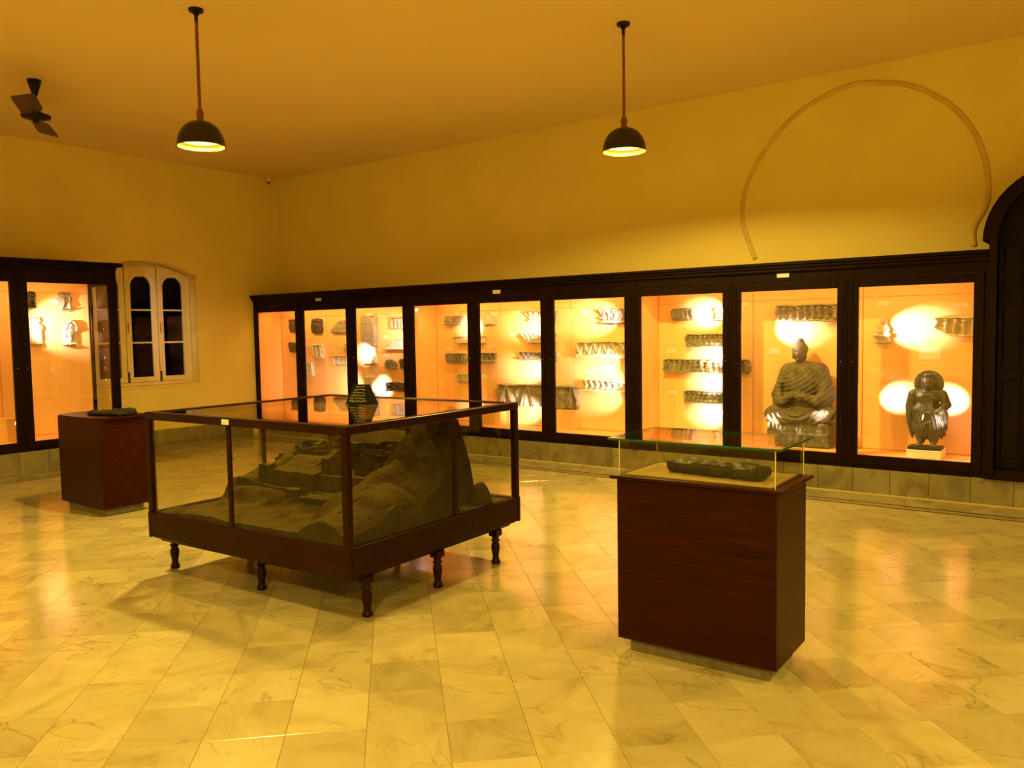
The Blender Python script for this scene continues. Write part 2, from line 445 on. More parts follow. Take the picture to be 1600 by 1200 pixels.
# window in the left wall: three arched casements in a segmental embrasure
wn = struct('window_1')
xw = -.20
CP = .493; Y_R = -1.045
b = MB(); b.box(xw-.06, xw+.015, WY0+.005, WY0+.045, WZ0, WZS+.05, .004); b.box(xw-.06, xw+.03, WY1-.05, WY1-.005, WZ0, WZS+.06, .004)
b.box(xw-.06, xw+.015, WY0, WY1, WZ0, WZ0+.05, .004)
arch_in = [(y, z) for y, z in arc]
b.prism([(WY0+.01, 2.47)] + [(y, z-.003) for y, z in arch_in[1:-1]] + [(WY1-.01, 2.47)], 0, xw-.06, xw-.035)
b.build_each('frame', M_win, wn)
MB().box(xw+.015, .012, WY0-.02, WY1+.02, WZ0-.03, WZ0+.002, .004).build('sill', M_wall, wn)
def arch_pts(yc, r, z0, zs, n=14): return [(yc-r, z0)] + [(yc+r*math.cos(PI-PI*i/n), zs+r*math.sin(PI-PI*i/n)) for i in range(n+1)] + [(yc+r, z0)]
for c in range(3):
    y1 = Y_R-CP*c; y0 = y1-CP+.012; yc = (y0+y1)/2
    cs = thing('casement', None, None); cs.parent = wn
    r = .160; zs = 2.325; z0, z1 = 1.012, 2.62
    ip = arch_pts(yc, r, z0, zs)
    # outer outline of the leaf follows the opening's arch roughly; built as quads between inner outline and leaf edges
    V = []; F = []
    def zo(y): return min(z1, WZS+(WZT-WZS)*(1-((y-(WY0+WY1)/2)/((WY1-WY0)/2))**2)-.02)
    outer = []
    for (py_, pz_) in ip:
        if pz_ <= z0+1e-6: outer.append((y0 if py_ < yc else y1, .94))
        elif pz_ <= zs+1e-6: outer.append((y0 if py_ < yc else y1, pz_))
        else:
            t = (py_-yc)/r; yy = yc+t*(y1-y0)/2; outer.append((yy, zo(yy)))
    n = len(ip)
    for xx in (xw-.02, xw+.018):
        for ring in (ip, outer):
            V += [(xx, y, z) for y, z in ring]
    for i in range(n-1):
        F += [(2*n+i, 2*n+i+1, 3*n+i+1, 3*n+i), (i, n+i, n+i+1, i+1), (i, i+1, 2*n+i+1, 2*n+i), (n+i, 3*n+i, 3*n+i+1, n+i+1)]
    F += [(2*n, 3*n, 4*n-1, 3*n-1), (0, n-1, 2*n-1, n), (0, 2*n, 3*n-1, n-1), (n, 2*n-1, 4*n-1, 3*n)]
    MB().add(V, F).build('leaf_frame', M_win, cs)
    # raised arched bead around each light
    b = MB(); rp = [(xw+.02, yc+.205*math.cos(a), zs+.205*math.sin(a)) for a in [PI*i/14 for i in range(15)]]
    b.tube(rp, .008, 6); b.build('bead', M_win, cs, smooth=True)
    b = MB()
    for zb in (1.512, 1.988): b.box(xw-.012, xw+.014, yc-r, yc+r, zb-.012, zb+.012, .003)
    b.build_each('glazing_bar', M_win, cs)
    for za, zb in ((z0, 1.5), (1.524, 1.976)):
        MB().box(xw-.003, xw+.003, yc-r, yc+r, za, zb).build('pane', M_glassw, cs)
    MB().prism(arch_pts(yc, r, 2.0, zs), 0, xw-.003, xw+.003).build('pane', M_glassw, cs)
    if c < 2:
        b = MB(); yh = y0+.03; b.tube([(xw+.018, yh, 1.66), (xw+.04, yh-.012, 1.68), (xw+.045, yh-.015, 1.73), (xw+.04, yh-.012, 1.78), (xw+.018, yh, 1.80)], .007, 6)
        b.build('handle', M_brass, cs, smooth=True)
        MB().box(xw+.015, xw+.03, y0-.002, y0+.022, .935, 1.09, .003).build('hinge', M_fan, cs)
MB().box(-.13, -.03, WY1-.035, WY1-.002, 1.66, 1.80, .006).build('switch_box', M_win, wn)

# arched wooden door right of the back-wall cases
dr = struct('door_1')
DX0, DW = 10.362, 1.22; dc = DX0-.055+DW/2; RO = DW/2; ZS = 2.30
b = MB()
def arch_band(ro, ri, y0, y1, zb, b):
    n = 24; o_ = [(dc-ro, zb)] + [(dc-ro*math.cos(PI*i/n), ZS+ro*math.sin(PI*i/n)) for i in range(n+1)] + [(dc+ro, zb)]
    i_ = [(dc-ri, zb)] + [(dc-ri*math.cos(PI*i/n), ZS+ri*math.sin(PI*i/n)) for i in range(n+1)] + [(dc+ri, zb)]
    m_ = len(o_); V = [(x, y, z) for y in (y0, y1) for r_ in (o_, i_) for x, z in r_]; F = []
    for k in range(m_-1):
        F += [(k, k+1, m_+k+1, m_+k), (2*m_+k, 3*m_+k, 3*m_+k+1, 2*m_+k+1), (k, 2*m_+k, 2*m_+k+1, k+1), (m_+k, m_+k+1, 3*m_+k+1, 3*m_+k)]
    b.add(V, F)
arch_band(RO, RO-.07, -.05, D, ZS, b)
b.build('arch_frame', M_frame, dr)
b = MB(); arch_band(RO-.055, RO-.115, -.075, .02, .30, b); b.build('arch_moulding', M_frame, dr)
b = MB(); b.box(DX0+.002, DX0+.06, -.03, .3, .24, ZS, .006); b.box(dc+RO-.07, dc+RO, -.05, D, .24, ZS, .006)
b.box(DX0+.06, dc+RO-.07, -.03, .3, .24, .33, .006); b.build_each('jamb', M_frame, dr)
n = 24; MB().prism([(DX0+.05, .3)] + [(dc-(RO-.09)*math.cos(PI*i/n), ZS+(RO-.09)*math.sin(PI*i/n)) for i in range(n+1)] + [(dc+RO-.09, .3)], 1, .10, .15).build('door_board', M_door, dr)
for xx in (dc-.30, dc, dc+.30):
    MB().box(xx-.012, xx+.012, .075, .10, .33, 2.62, .005).build('batten', M_frame, dr)
for xa, xb in ((dc-.46, dc-.33), (dc-.27, dc-.03), (dc+.03, dc+.27), (dc+.33, dc+.46)):
    for za, zb in ((.42, 1.1), (1.2, 1.75), (1.85, 2.25)):
        MB().box(xa, xb, .085, .10, za, zb, .01).build('panel', M_door, dr)

# ------------------------------------------------------------------ display cases built along the walls
ZB, ZO0, ZO1, ZC = .240, .369, 1.953, 2.228
def spot_fixture(par, loc, target, power, size=62, blend=1.0, k=None):
    loc = Vector(loc); target = Vector(target); d = (target-loc).normalized()
    Mx = Matrix.Translation(loc) @ d.to_track_quat('Z', 'Y').to_matrix().to_4x4()
    b = MB(); b.lathe([(.008, -.045), (.020, -.040), (.024, -.02), (.026, .0), (.021, .0)], 0, 0, 14, M=Mx)
    f = b.build('spot_lamp', M_iron, par, smooth=True)
    MB().lathe([(.019, .0005), (.012, .002), (.0, .0025)], 0, 0, 12, M=Mx, cap=False).build('lamp_face', M_spotface, f)
    light('spot_beam', 'SPOT', loc+d*.012, power, SPOT_COL, par, target, spot_size=math.radians(size), spot_blend=blend, shadow_soft_size=.012)
name_k = 0
def cabinet(name, label, loc, rotz, zb, zo0, zo1, zc, depth, yback, side_glass=False, w=3.452):
    """front plane at local y=0, looking along -y; three glazed doors"""
    t = thing(name, label, 'display case', loc, rotz, group='glazed wall cases')
    y1 = depth
    b = MB(); b.box(0, w, 0.02, y1, zb, zo0-.05, .004); b.build('base', M_frame, t)
    b = MB(); b.box(0.01, w-.01, .03, y1, zo0-.05, zo0-.012); b.build('floor_board', M_panel, t)
    b = MB(); b.box(0, w, .012, y1, zo1+.09, zc-.09, .004); b.build('frieze_board', M_frame, t)
    b = MB(); b.box(.0, w, -.03, y1, zc-.095, zc-.06, .006); b.box(0, w, -.05, y1, zc-.062, zc-.03, .008); b.box(0, w, -.07, y1, zc-.032, zc, .006)
    if side_glass: b.box(w, w+.06, -.07, y1, zc-.05, zc, .006)
    b.build('cornice', M_frame, t)
    b = MB(); b.box(.02, w-.02, .04, y1-.02, zo1+.05, zo1+.09); b.build('top_board', M_panel, t)
    b = MB(); b.box(0, .032, .0, y1, zb, zc-.09, .003); 
    if not side_glass: b.box(w-.032, w, .0, y1, zb, zc-.09, .003)
    else:
        b.box(w-.032, w, .0, .09, zb, zc-.09, .004); b.box(w-.032, w, yback-.02, y1, zb, zc-.09, .004)
        b.box(w-.031, w-.001, .09, yback, zb, zo0, .003); b.box(w-.031, w-.001, .09, yback, zo1, zc-.09, .003)
    b.build_each('end_frame', M_frame, t)
    b = MB(); b.box(.032, .05, .06, yback, zo0-.012, zo1+.05)
    if not side_glass: b.box(w-.05, w-.032, .06, yback, zo0-.012, zo1+.05)
    b.build_each('end_lining', M_panel, t)
    if side_glass: MB().box(w-.018, w-.012, .09, yback-.02, zo0, zo1).build('side_pane', M_glass, t)
    MB().box(.04, w-.04, yback+.012, yback+.035, zo0-.03, zo1+.06).build('backing', M_panel, t)
    xs = [.05, 1.18, 1.23+1.07, w-.05]
    for i in range(3):      # boarded panels of the lining, with thin shadow joints
        a, c = xs[i]+.004, xs[i+1]-.004
        b = MB(); b.box(a, c, yback, yback+.012, zo0, zo1-.085, .003)
        b.build('back_panel', M_panel, t)
        MB().box(a, c, yback-.002, yback+.012, zo1-.078, zo1+.05, .003).build('upper_strip', M_panel, t)
    for k in range(3):
        a = .085+1.148*k; c = a+.955
        l = a-.0965 if k else .033; r = c+.0965 if k < 2 else w-.033
        d = thing('door', None, None); d.parent = t
        b = MB(); b.box(l+.001, a, -.004, .034, zo0-.085, zo1+.085, .004); b.box(c, r-.001, -.004, .034, zo0-.085, zo1+.085, .004)
        b.box(a, c, -.004, .034, zo0-.085, zo0, .004); b.box(a, c, -.004, .034, zo1, zo1+.085, .004)
        b.build('door_frame', M_frame, d)
        b = MB()
        for xx in ((l+a)/2-.006 if k else None, (c+r)/2+.006 if k < 2 else None):
            if xx: b.box(xx-.012, xx+.012, -.012, -.003, zo0-.06, zo1+.06, .004)
        if b.v: b.build_each('cover_bead', M_frame, d)
        MB().box(a-.008, c+.008, .012, .016, zo0-.008, zo1+.008).build('pane', M_glass, d)
        xh = c+.04 if k < 2 else a-.045
        MB().lathe([(.004, 0), (.007, .004), (.007, .018), (.003, .022)], 0, 0, 10, M=Matrix.Translation((xh, -.004, 1.25)) @ Matrix.Rotation(PI/2, 4, 'X')).build('keyhole', M_brass, d, smooth=True)
    # tube and area light added as orange fill, unseen behind the top rail
    b = MB(); b.tube([(.2, .085, zo1+.035), (w-.2, .085, zo1+.035)], .012, 8); b.build('fill_tube', M_domein, t, smooth=True)
    l = light('fill_light', 'AREA', (w/2, .09, zo1+.018), FILL_W*(.65 if name_k == 2 else 1), FILL_COL, t, None, shape='RECTANGLE', size=w-.5, size_y=.03)
    l.rotation_euler = (math.radians(38), 0, 0)
    return t
CABX = [0.0, 3.453, 6.906]
cabs = []
for i, lab in enumerate(['long dark wooden wall case nearest the room corner, holding small grey fragments',
                         'middle dark wooden wall case with three glazed doors and long scroll-carved friezes',
                         'right-hand dark wooden wall case holding the seated and the haloed standing statue']):
    name_k = i
    cabs.append(cabinet('display_cabinet', lab, (CABX[i], 0, 0), 0, ZB, ZO0, ZO1, ZC, D-.004, .50))
name_k = 3
cabL = cabinet('display_cabinet', 'dark wooden wall case on the left wall, left of the arched window', (LC, CE-3.452, 0), PI/2, .268, .380, 2.262, 2.537, LC-.004, LC-.30, True)
# small printed plates on the cornices
def card(px0, py0, px1, py1, ax, val, label, name='caption_card', mat=None, th=.003, group=None, flip=False):
    a = at(px0, py0, ax, val); c = at(px1, py1, ax, val); cz = (a.z+c.z)/2
    if ax == 1:
        cx = (a.x+c.x)/2; w = abs(c.x-a.x)/2; o = MB().box(-w, w, -th, 0, -abs(a.z-c.z)/2, abs(a.z-c.z)/2, .0008).build(name, mat or M_card, None, (cx, val, cz))
    else:
        cy = (a.y+c.y)/2; w = abs(c.y-a.y)/2; o = MB().box(0, th, -w, w, -abs(a.z-c.z)/2, abs(a.z-c.z)/2, .0008).build(name, mat or M_card, None, (val, cy, cz))
    return tag(o, label, 'label', 'white caption cards in the wall cases' if name == 'caption_card' else 'small plates on the case rails')
card(493, 465, 502, 470, 1, .012, 'tiny cream plate on the dark rail above the corner wall case', 'name_plate')
card(770, 453.5, 782, 458.5, 1, .012, 'tiny cream plate on the dark rail above the middle wall case', 'name_plate')
card(1214, 427.5, 1233, 433, 1, .012, 'tiny cream plate on the dark rail above the seated statue', 'name_plate')

YB = .50   # face of the lining
def hot(px, py, lx, dz=.06, p=1.0, size=37, ly=.075, par=None, dx=0):
    q = at(px, py, 1, YB); cab = par
    i = 0 if lx < 3.45 else (1 if lx < 6.905 else 2)
    c = cabs[i]; o = Vector((CABX[i], 0, 0))
    spot_fixture(c, Vector((lx, ly, q.z+dz))-o, q-o, SPOT_W*p, size)
hot(536, 606, 2.27, .0, .55, 70)
hot(574, 552, 2.30, .04, .9, 50)
hot(598, 606, 2.30, .0, .9, 55)
hot(620, 523, 3.37, .10, .6, 60)
hot(739, 511, 4.59, .02, 1.1)
hot(829, 508, 5.72, .02, 1.3)
hot(827, 577, 5.72, .0, 1.3)
hot(818, 640, 5.72, -.02, 1.0)
hot(935, 497, 6.84, .03, 1.4)
hot(935, 566, 6.84, .0, .9)
hot(945, 590, 6.84, -.02, .9)
hot(942, 622, 6.84, .0, .6)
hot(1108, 490, 8.03, .0, 1.6)
hot(1113, 556, 8.03, .0, 1.1)
hot(1113, 597, 8.03, .0, 1.2)
hot(1113, 647, 8.03, .0, 1.3)
hot(1242, 515, 8.07, .02, 1.7)
def aim(px, py, y, lx, lz, p, size):
    q = at(px, py, 1, y); spot_fixture(cabs[2], (lx-CABX[2], .075, lz), (q.x-CABX[2], q.y, q.z), SPOT_W*p, size)
aim(1268, 664, .12, 8.065, .66, 1.0, 30)
aim(1275, 655, .12, 9.17, .95, .5, 26)
aim(1244, 534, .18, 8.065, 1.80, .9, 22)
aim(1450, 600, .22, 9.21, 1.80, .35, 30)
aim(1455, 650, .20, 10.29, .62, .30, 34)
hot(1428, 513, 9.22, .0, 1.3, 42)
hot(1402, 622, 9.22, -.05, 1.0, 38)
hot(1486, 625, 10.29, -.05, 1.0, 38)
# the one lamp head in view, top left of the middle case
q = at(651, 484, 1, .10); spot_fixture(cabs[1], q-Vector((CABX[1], 0, 0)), (1.3, -.45, 1.55), 3, 70)
def hotL(px, py, ly, dz, p, size=60, X=.30, lx=LC-.09):
    q = at(px, py, 0, X); f = lambda v: Vector((v.y-(CE-3.452), LC-v.x, v.z))
    spot_fixture(cabL, f(Vector((lx, ly, q.z+dz))), f(q), SPOT_W*p, size)
hotL(90, 508, -3.84, .02, 1.3, 55)
q = at(24, 662, 0, .50)
spot_fixture(cabL, (q.y-(CE-3.452), LC-q.x, q.z), (q.y-(CE-3.452)-.35, LC-q.x+.05, q.z+.05), 60, 90)

# ------------------------------------------------------------------ carved reliefs
def relief(name, label, px, ax=1, val=None, pattern='figures', outline='block', mat=None, th=.045, carve=.022, seed=0, cat='relief', group=None):
    """px: pixel box of the stone on the lining; the stone is a closed carved block standing off the lining"""
    val = YB if val is None else val; front = val-th if ax == 1 else val+th
    a = at(px[0], px[1], ax, front); c = at(px[2], px[3], ax, front)
    if ax == 1: w = abs(c.x-a.x); org = ((a.x+c.x)/2, val, min(a.z, c.z))
    else: w = abs(c.y-a.y); org = (val, (a.y+c.y)/2, min(a.z, c.z))
    h = abs(a.z-c.z); rs = np.random.RandomState(seed+17)
    cell = .0075 if h < .25 else .010
    nu, nv = max(6, int(w/cell)), max(8, int(h/cell*1.1)); nu = min(nu, 200)
    u, v = np.meshgrid(np.linspace(0, 1, nu), np.linspace(0, 1, nv))
    def wob(t, s_, amp): return amp*(np.sin(t*9+s_)+.6*np.sin(t*23+s_*2)+.4*np.sin(t*51+s_*3))
    k = min(h*.035, .0055)
    L = wob(v, seed, k)/w; Rr = 1+wob(v, seed+5, k)/w
    TP = 1+wob(u, seed+9, .018); BT = wob(u, seed+3, .015)
    if outline == 'rounded':
        rr = .22*h/w; e = np.clip(np.abs(v-.5)*2, 0, 1); L = L+rr*(1-np.sqrt(1-e**4+1e-9)); Rr = Rr-rr*(1-np.sqrt(1-e**4+1e-9))
    elif outline == 'taper_down': L = L+.22*(1-v)**1.2; Rr = Rr-.05*(1-v)
    elif outline == 'fragment': L = L+.10*(1-v)*np.abs(np.sin(v*5+seed)); Rr = Rr-.12*np.clip(v-.4, 0, 1); TP = TP-.06*u
    elif outline == 'slant': Rr = Rr-.32*np.clip((v-.35)/.65, 0, 1)
    elif outline == 'triangle': L = L+.42*np.clip(v-.25, 0, 1)/.75
    elif outline == 'lunette': BT = BT+.55*(np.abs(2*u-1.0)**2.4)*(u < .5) + .42*(np.abs(2*u-1)**3)*(u >= .5)
    elif outline == 'arch': TP = TP-.45*np.abs(2*u-1)**2.4
    elif outline == 'torso':
        e = .30*np.exp(-((v-.80)/.05)**2)+.06*np.exp(-((v-.45)/.12)**2)+.22*np.clip((v-.84)/.16, 0, 1); L = L+e; Rr = Rr-e
    X = (L+(Rr-L)*u)*w-w/2; Z = (BT+(TP-BT)*v)*h
    U = u*w; hh = np.zeros_like(u)
    def bump(x, c_, s_): return np.exp(-((x-c_)/s_)**2)
    if pattern == 'figures':
        nf = max(1, int(round(w/(h*.42)))); pw = w/nf
        for i in range(nf):
            cx = (i+.5+rs.uniform(-.1, .1))*pw; sw = rs.uniform(-.12, .12)*pw; s1 = rs.uniform(.8, 1.1)
            axis = cx+sw*(v-.45)
            hh = np.maximum(hh, (np.hypot((U-cx-sw*.35)/h, v-.78) < .085*1.0)*1.25)                 # head
            bw = pw*(.27-.10*np.abs(v-.55))*s1
            hh = np.maximum(hh, bump(U, axis, bw)*np.clip((.74-v)/.06, 0, 1)*np.clip((v-.12)/.05, 0, 1)*.95*(1+.18*np.sin(U/pw*22+v*8*rs.uniform(-1, 1))))
            a1 = cx+rs.choice([-1, 1])*pw*(.34-.5*np.clip(np.abs(v-.52)-.02, 0, .3))
            hh = np.maximum(hh, bump(U, a1, pw*.09)*bump(v, .52, .16)*.8)                          # arm
        hh = np.maximum(hh, np.clip((v-.90)/.02, 0, 1)*.95); hh = np.maximum(hh, np.clip((.11-v)/.02, 0, 1))
    elif pattern == 'scroll':
        pw = h*.95; vv = (v-.57)/.36
        c_ = np.sin(U/pw*PI*2*.9+seed); d1 = np.abs(vv-.62*c_)
        hh = np.exp(-(d1/.20)**2)
        for s_ in (1, -1):
            lf = np.abs(((U/pw*1.8+.33*vv*s_+seed*.3) % 1)-.5); hh = np.maximum(hh, np.exp(-(lf/.15)**2)*(np.abs(vv) < .92)*(.75+.2*s_*np.sign(vv)))
        hh = np.maximum(hh*(np.abs(vv) < .98), np.clip((v-.93)/.02, 0, 1)); hh = np.maximum(hh, np.clip((.20-v)/.02, 0, 1)*1.05)
    elif pattern == 'zigzag':
        pw = h*.62; tri = np.abs(((U/pw) % 1)-.5)*2; vv = np.clip((v-.28)/.62, 0, 1)
        hh = np.exp(-((tri-vv)/.20)**2); hh = np.maximum(hh, np.exp(-((((U/pw+.5) % 1)-.5)/.10)**2)*(vv < .55)*.8)
        hh = np.maximum(hh*(v > .26)*(v < .93), np.clip((v-.92)/.02, 0, 1)); hh = np.maximum(hh, np.clip((.27-v)/.03, 0, 1)*1.1)
    elif pattern == 'teeth':
        hh = (v > .72)*(.5+.5*np.sign(np.sin(U/h*22)))*.8 + np.clip((.6-v)/.1, 0, 1)*.5 + (v < .45)*.35+(v < .25)*.2
    elif pattern == 'garland':
        pw = h*1.15; ph = (U/pw) % 1
        leg = np.minimum(np.abs(ph-.5-.34*(1-v)), np.abs(ph-.5+.34*(1-v)))
        hh = np.exp(-(leg/.07)**2)*(v < .92); leg2 = np.minimum(np.abs(ph-.5-.20*(1-v)), np.abs(ph-.5+.20*(1-v)))
        hh = np.maximum(hh, np.exp(-(leg2/.05)**2)*(v < .8)*.8); hh = np.maximum(hh, np.exp(-((np.minimum(ph, 1-ph))/.10)**2)*bump(v, .62, .22))
        hh = np.maximum(hh, np.clip((v-.90)/.02, 0, 1))
    elif pattern == 'slab':
        hh = .6+.05*np.sin(v*60)*(v < .72)*(np.abs(u-.5) < .4) + (v > .76)*.35*np.abs(np.sin(u*PI*3))*(v < .92)
    elif pattern == 'torso':
        hh = np.sqrt(np.clip(1-(2*u-1)**2, 0, 1)) + .12*np.sin(28*u+10*v)*(v < .7)
    else:
        hh = .7+.12*np.sin(U*70+v*9)*np.sin(v*14+seed)
    if pattern not in ('slab', 'torso', 'rough', 'teeth'): hh = np.clip((hh-.28)*1.65, 0, 1.3)
    hh = hh + rs.normal(0, .03, hh.shape)
    edge = np.minimum(np.minimum(u, 1-u)*w, np.minimum(v, 1-v)*h)/.006
    hh = np.clip(hh, -.1, 1.35)*np.clip(edge, 0, 1)
    Yf = -(th-carve)-carve*hh + (1-np.clip(edge, 0, 1))*carve*.5
    V = np.stack([X.ravel(), Yf.ravel(), Z.ravel()], 1).tolist()
    F = []
    idx = np.arange(nu*nv).reshape(nv, nu)
    q4 = np.stack([idx[:-1, :-1], idx[:-1, 1:], idx[1:, 1:], idx[1:, :-1]], -1).reshape(-1, 4); F = [tuple(int(i) for i in r_) for r_ in q4]
    ring = list(idx[0, :]) + list(idx[1:, -1]) + list(idx[-1, -2::-1]) + list(idx[-2:0:-1, 0])
    base = len(V); V += [(V[i][0], -.001, V[i][2]) for i in ring]; n = len(ring)
    for i in range(n): j = (i+1) % n; F.append((int(ring[i]), base+i, base+j, int(ring[j])))
    F.append(tuple(base+i for i in range(n)))
    me = bpy.data.meshes.new(name); me.from_pydata([tuple(map(float, p)) for p in V], [], F); fixn(me); me.materials.append(mat or M_stone)
    o = link(name, me, None, org, True, 0 if ax == 1 else PI/2)
    return tag(o, label, cat, {'carved_frieze': 'carved friezes in the back wall cases', 'carved_stone': 'small carved stones in the wall cases'}.get(name, group))
f = M_stoneD
RL = [
 # corner case, first and second door
 ('stone_fragment', 'upper of two dark stone fragments by the post of the first glazed door', (449, 499, 468, 519), 'rough', 'fragment', M_stoneD),
 ('stone_fragment', 'lower of two dark stone fragments by the post of the first glazed door', (449, 535, 470, 551), 'rough', 'fragment', M_stoneD),
 ('carved_stone', 'dark rounded carved fragment, uppermost left behind the second glazed door', (484, 498, 501, 521), 'slab', 'rounded', M_stoneD),
 ('carved_stone', 'pale broken relief of small figures with a shadow above it, behind the second glazed door', (485, 538, 503, 560), 'figures', 'fragment', M_stoneL),
 ('carved_stone', 'tall narrow pale stone at the left edge of the second glazed door', (468, 563, 487, 588), 'slab', 'fragment', M_stoneL),
 ('carved_slab', 'wide grey slab with slanted left side, top right behind the second glazed door', (515, 501, 550, 520), 'slab', 'triangle', M_stone),
 ('carved_stone', 'whitish relief of seated figures in the lower right of the second glazed door', (516, 556, 543, 573), 'figures', 'taper_down', M_stoneL),
 ('carved_stone', 'small round carved fragment half hidden by the post right of the second glazed door', (535, 537, 552, 552), 'figures', 'rounded', M_stoneL),
 # third door
 ('carved_slab', 'tall upright grey inscribed slab behind the third glazed door', (561, 495, 584, 541), 'slab', 'block', M_stone),
 ('carved_stone', 'small pale figure group under the tall upright slab', (565, 556, 586, 569), 'figures', 'fragment', M_stoneL),
 ('carved_stone', 'pale upright stone low behind the third glazed door, above the black sign', (567, 588, 583, 614), 'rough', 'block', M_stoneL),
 ('carved_frieze', 'small grey figure frieze, topmost in the right half of the third glazed door', (608, 496, 640, 514), 'figures', 'block', M_stone),
 ('carved_stone', 'pale triangular relief with a ledge in the right half of the third glazed door', (599, 530, 636, 547), 'figures', 'triangle', M_stoneL),
 ('carved_stone', 'small round-topped relief with two figures behind the third glazed door', (600, 561, 617, 577), 'figures', 'arch', M_stone),
 ('carved_stone', 'small dark carved fragment beside the round-topped relief, behind the third glazed door', (622, 561, 640, 577), 'figures', 'block', M_stoneD),
 ('carved_stone', 'dark oval cluster of carved figures, lowest behind the third glazed door', (600, 597, 640, 613), 'scroll', 'rounded', M_stoneD),
 # fourth door
 ('carved_frieze', 'small rectangular grey vine frieze, topmost behind the fourth glazed door', (692, 494, 720, 508), 'scroll', 'block', M_stone),
 ('carved_frieze', 'pale toothed cornice piece crossing behind the post of the fourth and fifth glazed doors', (703, 524, 757, 537), 'teeth', 'taper_down', M_stoneL),
 ('carved_frieze', 'grey figure relief with rounded lower edge, third down behind the fourth glazed door', (694, 552, 727, 568), 'figures', 'rounded', M_stone),
 ('carved_stone', 'pale broken relief hanging lowest behind the fourth glazed door', (712, 584, 745, 598), 'figures', 'rounded', M_stoneL),
 # fifth door
 ('carved_stone', 'pale plain stone with slanted right side, top left of the fifth glazed door', (731, 487, 770, 507), 'slab', 'slant', M_stoneL),
 ('carved_frieze', 'grey leafy frieze end at mid height, left edge of the fifth glazed door', (741, 551, 772, 567), 'zigzag', 'block', M_stone),
 ('carved_frieze', 'garland frieze with broken left end, topmost on the right of the fifth glazed door', (817, 487, 867, 503), 'zigzag', 'taper_down', M_stone),
 ('carved_frieze', 'pale garland frieze, second from the top on the right of the fifth glazed door', (810, 520, 869, 536), 'scroll', 'taper_down', M_stoneL),
 ('carved_frieze', 'grey narrow zigzag frieze, third from the top on the right of the fifth glazed door', (809, 550, 867, 565), 'zigzag', 'block', M_stone),
 ('carved_frieze', 'largest grey frieze with draped garlands, on low stands behind the fifth and sixth glazed doors', (773, 599, 901, 641), 'garland', 'rounded', M_stone),
 # sixth door
 ('carved_frieze', 'scroll frieze ending at the post, topmost of three behind the sixth glazed door', (929, 483, 985, 505), 'scroll', 'taper_down', M_stone),
 ('carved_frieze', 'pale curved frieze with leafy zigzag band, middle of three behind the sixth glazed door', (898, 534, 988, 561), 'zigzag', 'rounded', M_stoneL),
 ('carved_frieze', 'pale curved frieze with low scroll band, lowest of three behind the sixth glazed door', (907, 593, 990, 615), 'scroll', 'rounded', M_stoneL),
 # seventh door
 ('carved_frieze', 'short figure frieze, top left behind the seventh glazed door', (1046, 482, 1085, 500), 'figures', 'rounded', M_stone),
 ('carved_stone', 'small pale stone in the glare, top right of the seventh glazed door', (1115, 481, 1140, 500), 'figures', 'block', M_stoneL),
 ('carved_frieze', 'figure frieze with worn left end, second row behind the seventh glazed door', (1067, 522, 1146, 542), 'figures', 'rounded', M_stone),
 ('carved_frieze', 'dark row of standing figures, left stone of the third row behind the seventh glazed door', (1034, 561, 1098, 583), 'figures', 'block', M_stone),
 ('carved_frieze', 'pale figure frieze passing behind the post between the seventh and eighth glazed doors', (1102, 561, 1169, 586), 'figures', 'rounded', M_stone),
 ('carved_frieze', 'pale figure frieze, lowest row behind the seventh glazed door', (1065, 610, 1142, 633), 'figures', 'rounded', M_stone),
 # eighth and ninth
 ('carved_frieze', 'long grey frieze of many small figures above the seated statue', (1208, 477, 1309, 502), 'figures', 'rounded', M_stone),
 ('carved_frieze', 'pale broken relief with pointed lower edge, upper right behind the ninth glazed door', (1457, 495, 1542, 526), 'figures', 'lunette', M_stoneL),
]
for i, (nm, lab, px, pat, out, mt) in enumerate(RL):
    big = px[3]-px[1] > 30
    relief(nm, lab, px, 1, None, pat, out, mt, th=.085 if (px[2]-px[0] > 60 or big) else .06, carve=.052 if px[2]-px[0] > 60 else .036, seed=i*3+1)
XL = .30
for i, (nm, lab, px, pat, out, mt, th) in enumerate([
  ('carved_stone', 'dark carved stone half hidden by the door post, upper left in the left wall case', (40, 455, 60, 482), 'figures', 'rounded', M_stoneD, .06),
  ('carved_stone', 'dark grey relief of a draped figure, top right in the left wall case', (93, 456, 117, 487), 'figures', 'torso', M_stone, .09),
  ('torso_statue', 'pale standing torso in the glare, lower left in the left wall case', (49, 497, 70, 539), 'torso', 'torso', M_stoneL, .10),
  ('carved_stone', 'pale relief with grey striped figures, lower right in the left wall case', (101, 500, 124, 539), 'figures', 'arch', M_stoneL, .10)]):
    relief(nm, lab, px, 0, XL, pat, out, mt, th=th, carve=.045, seed=90+i)

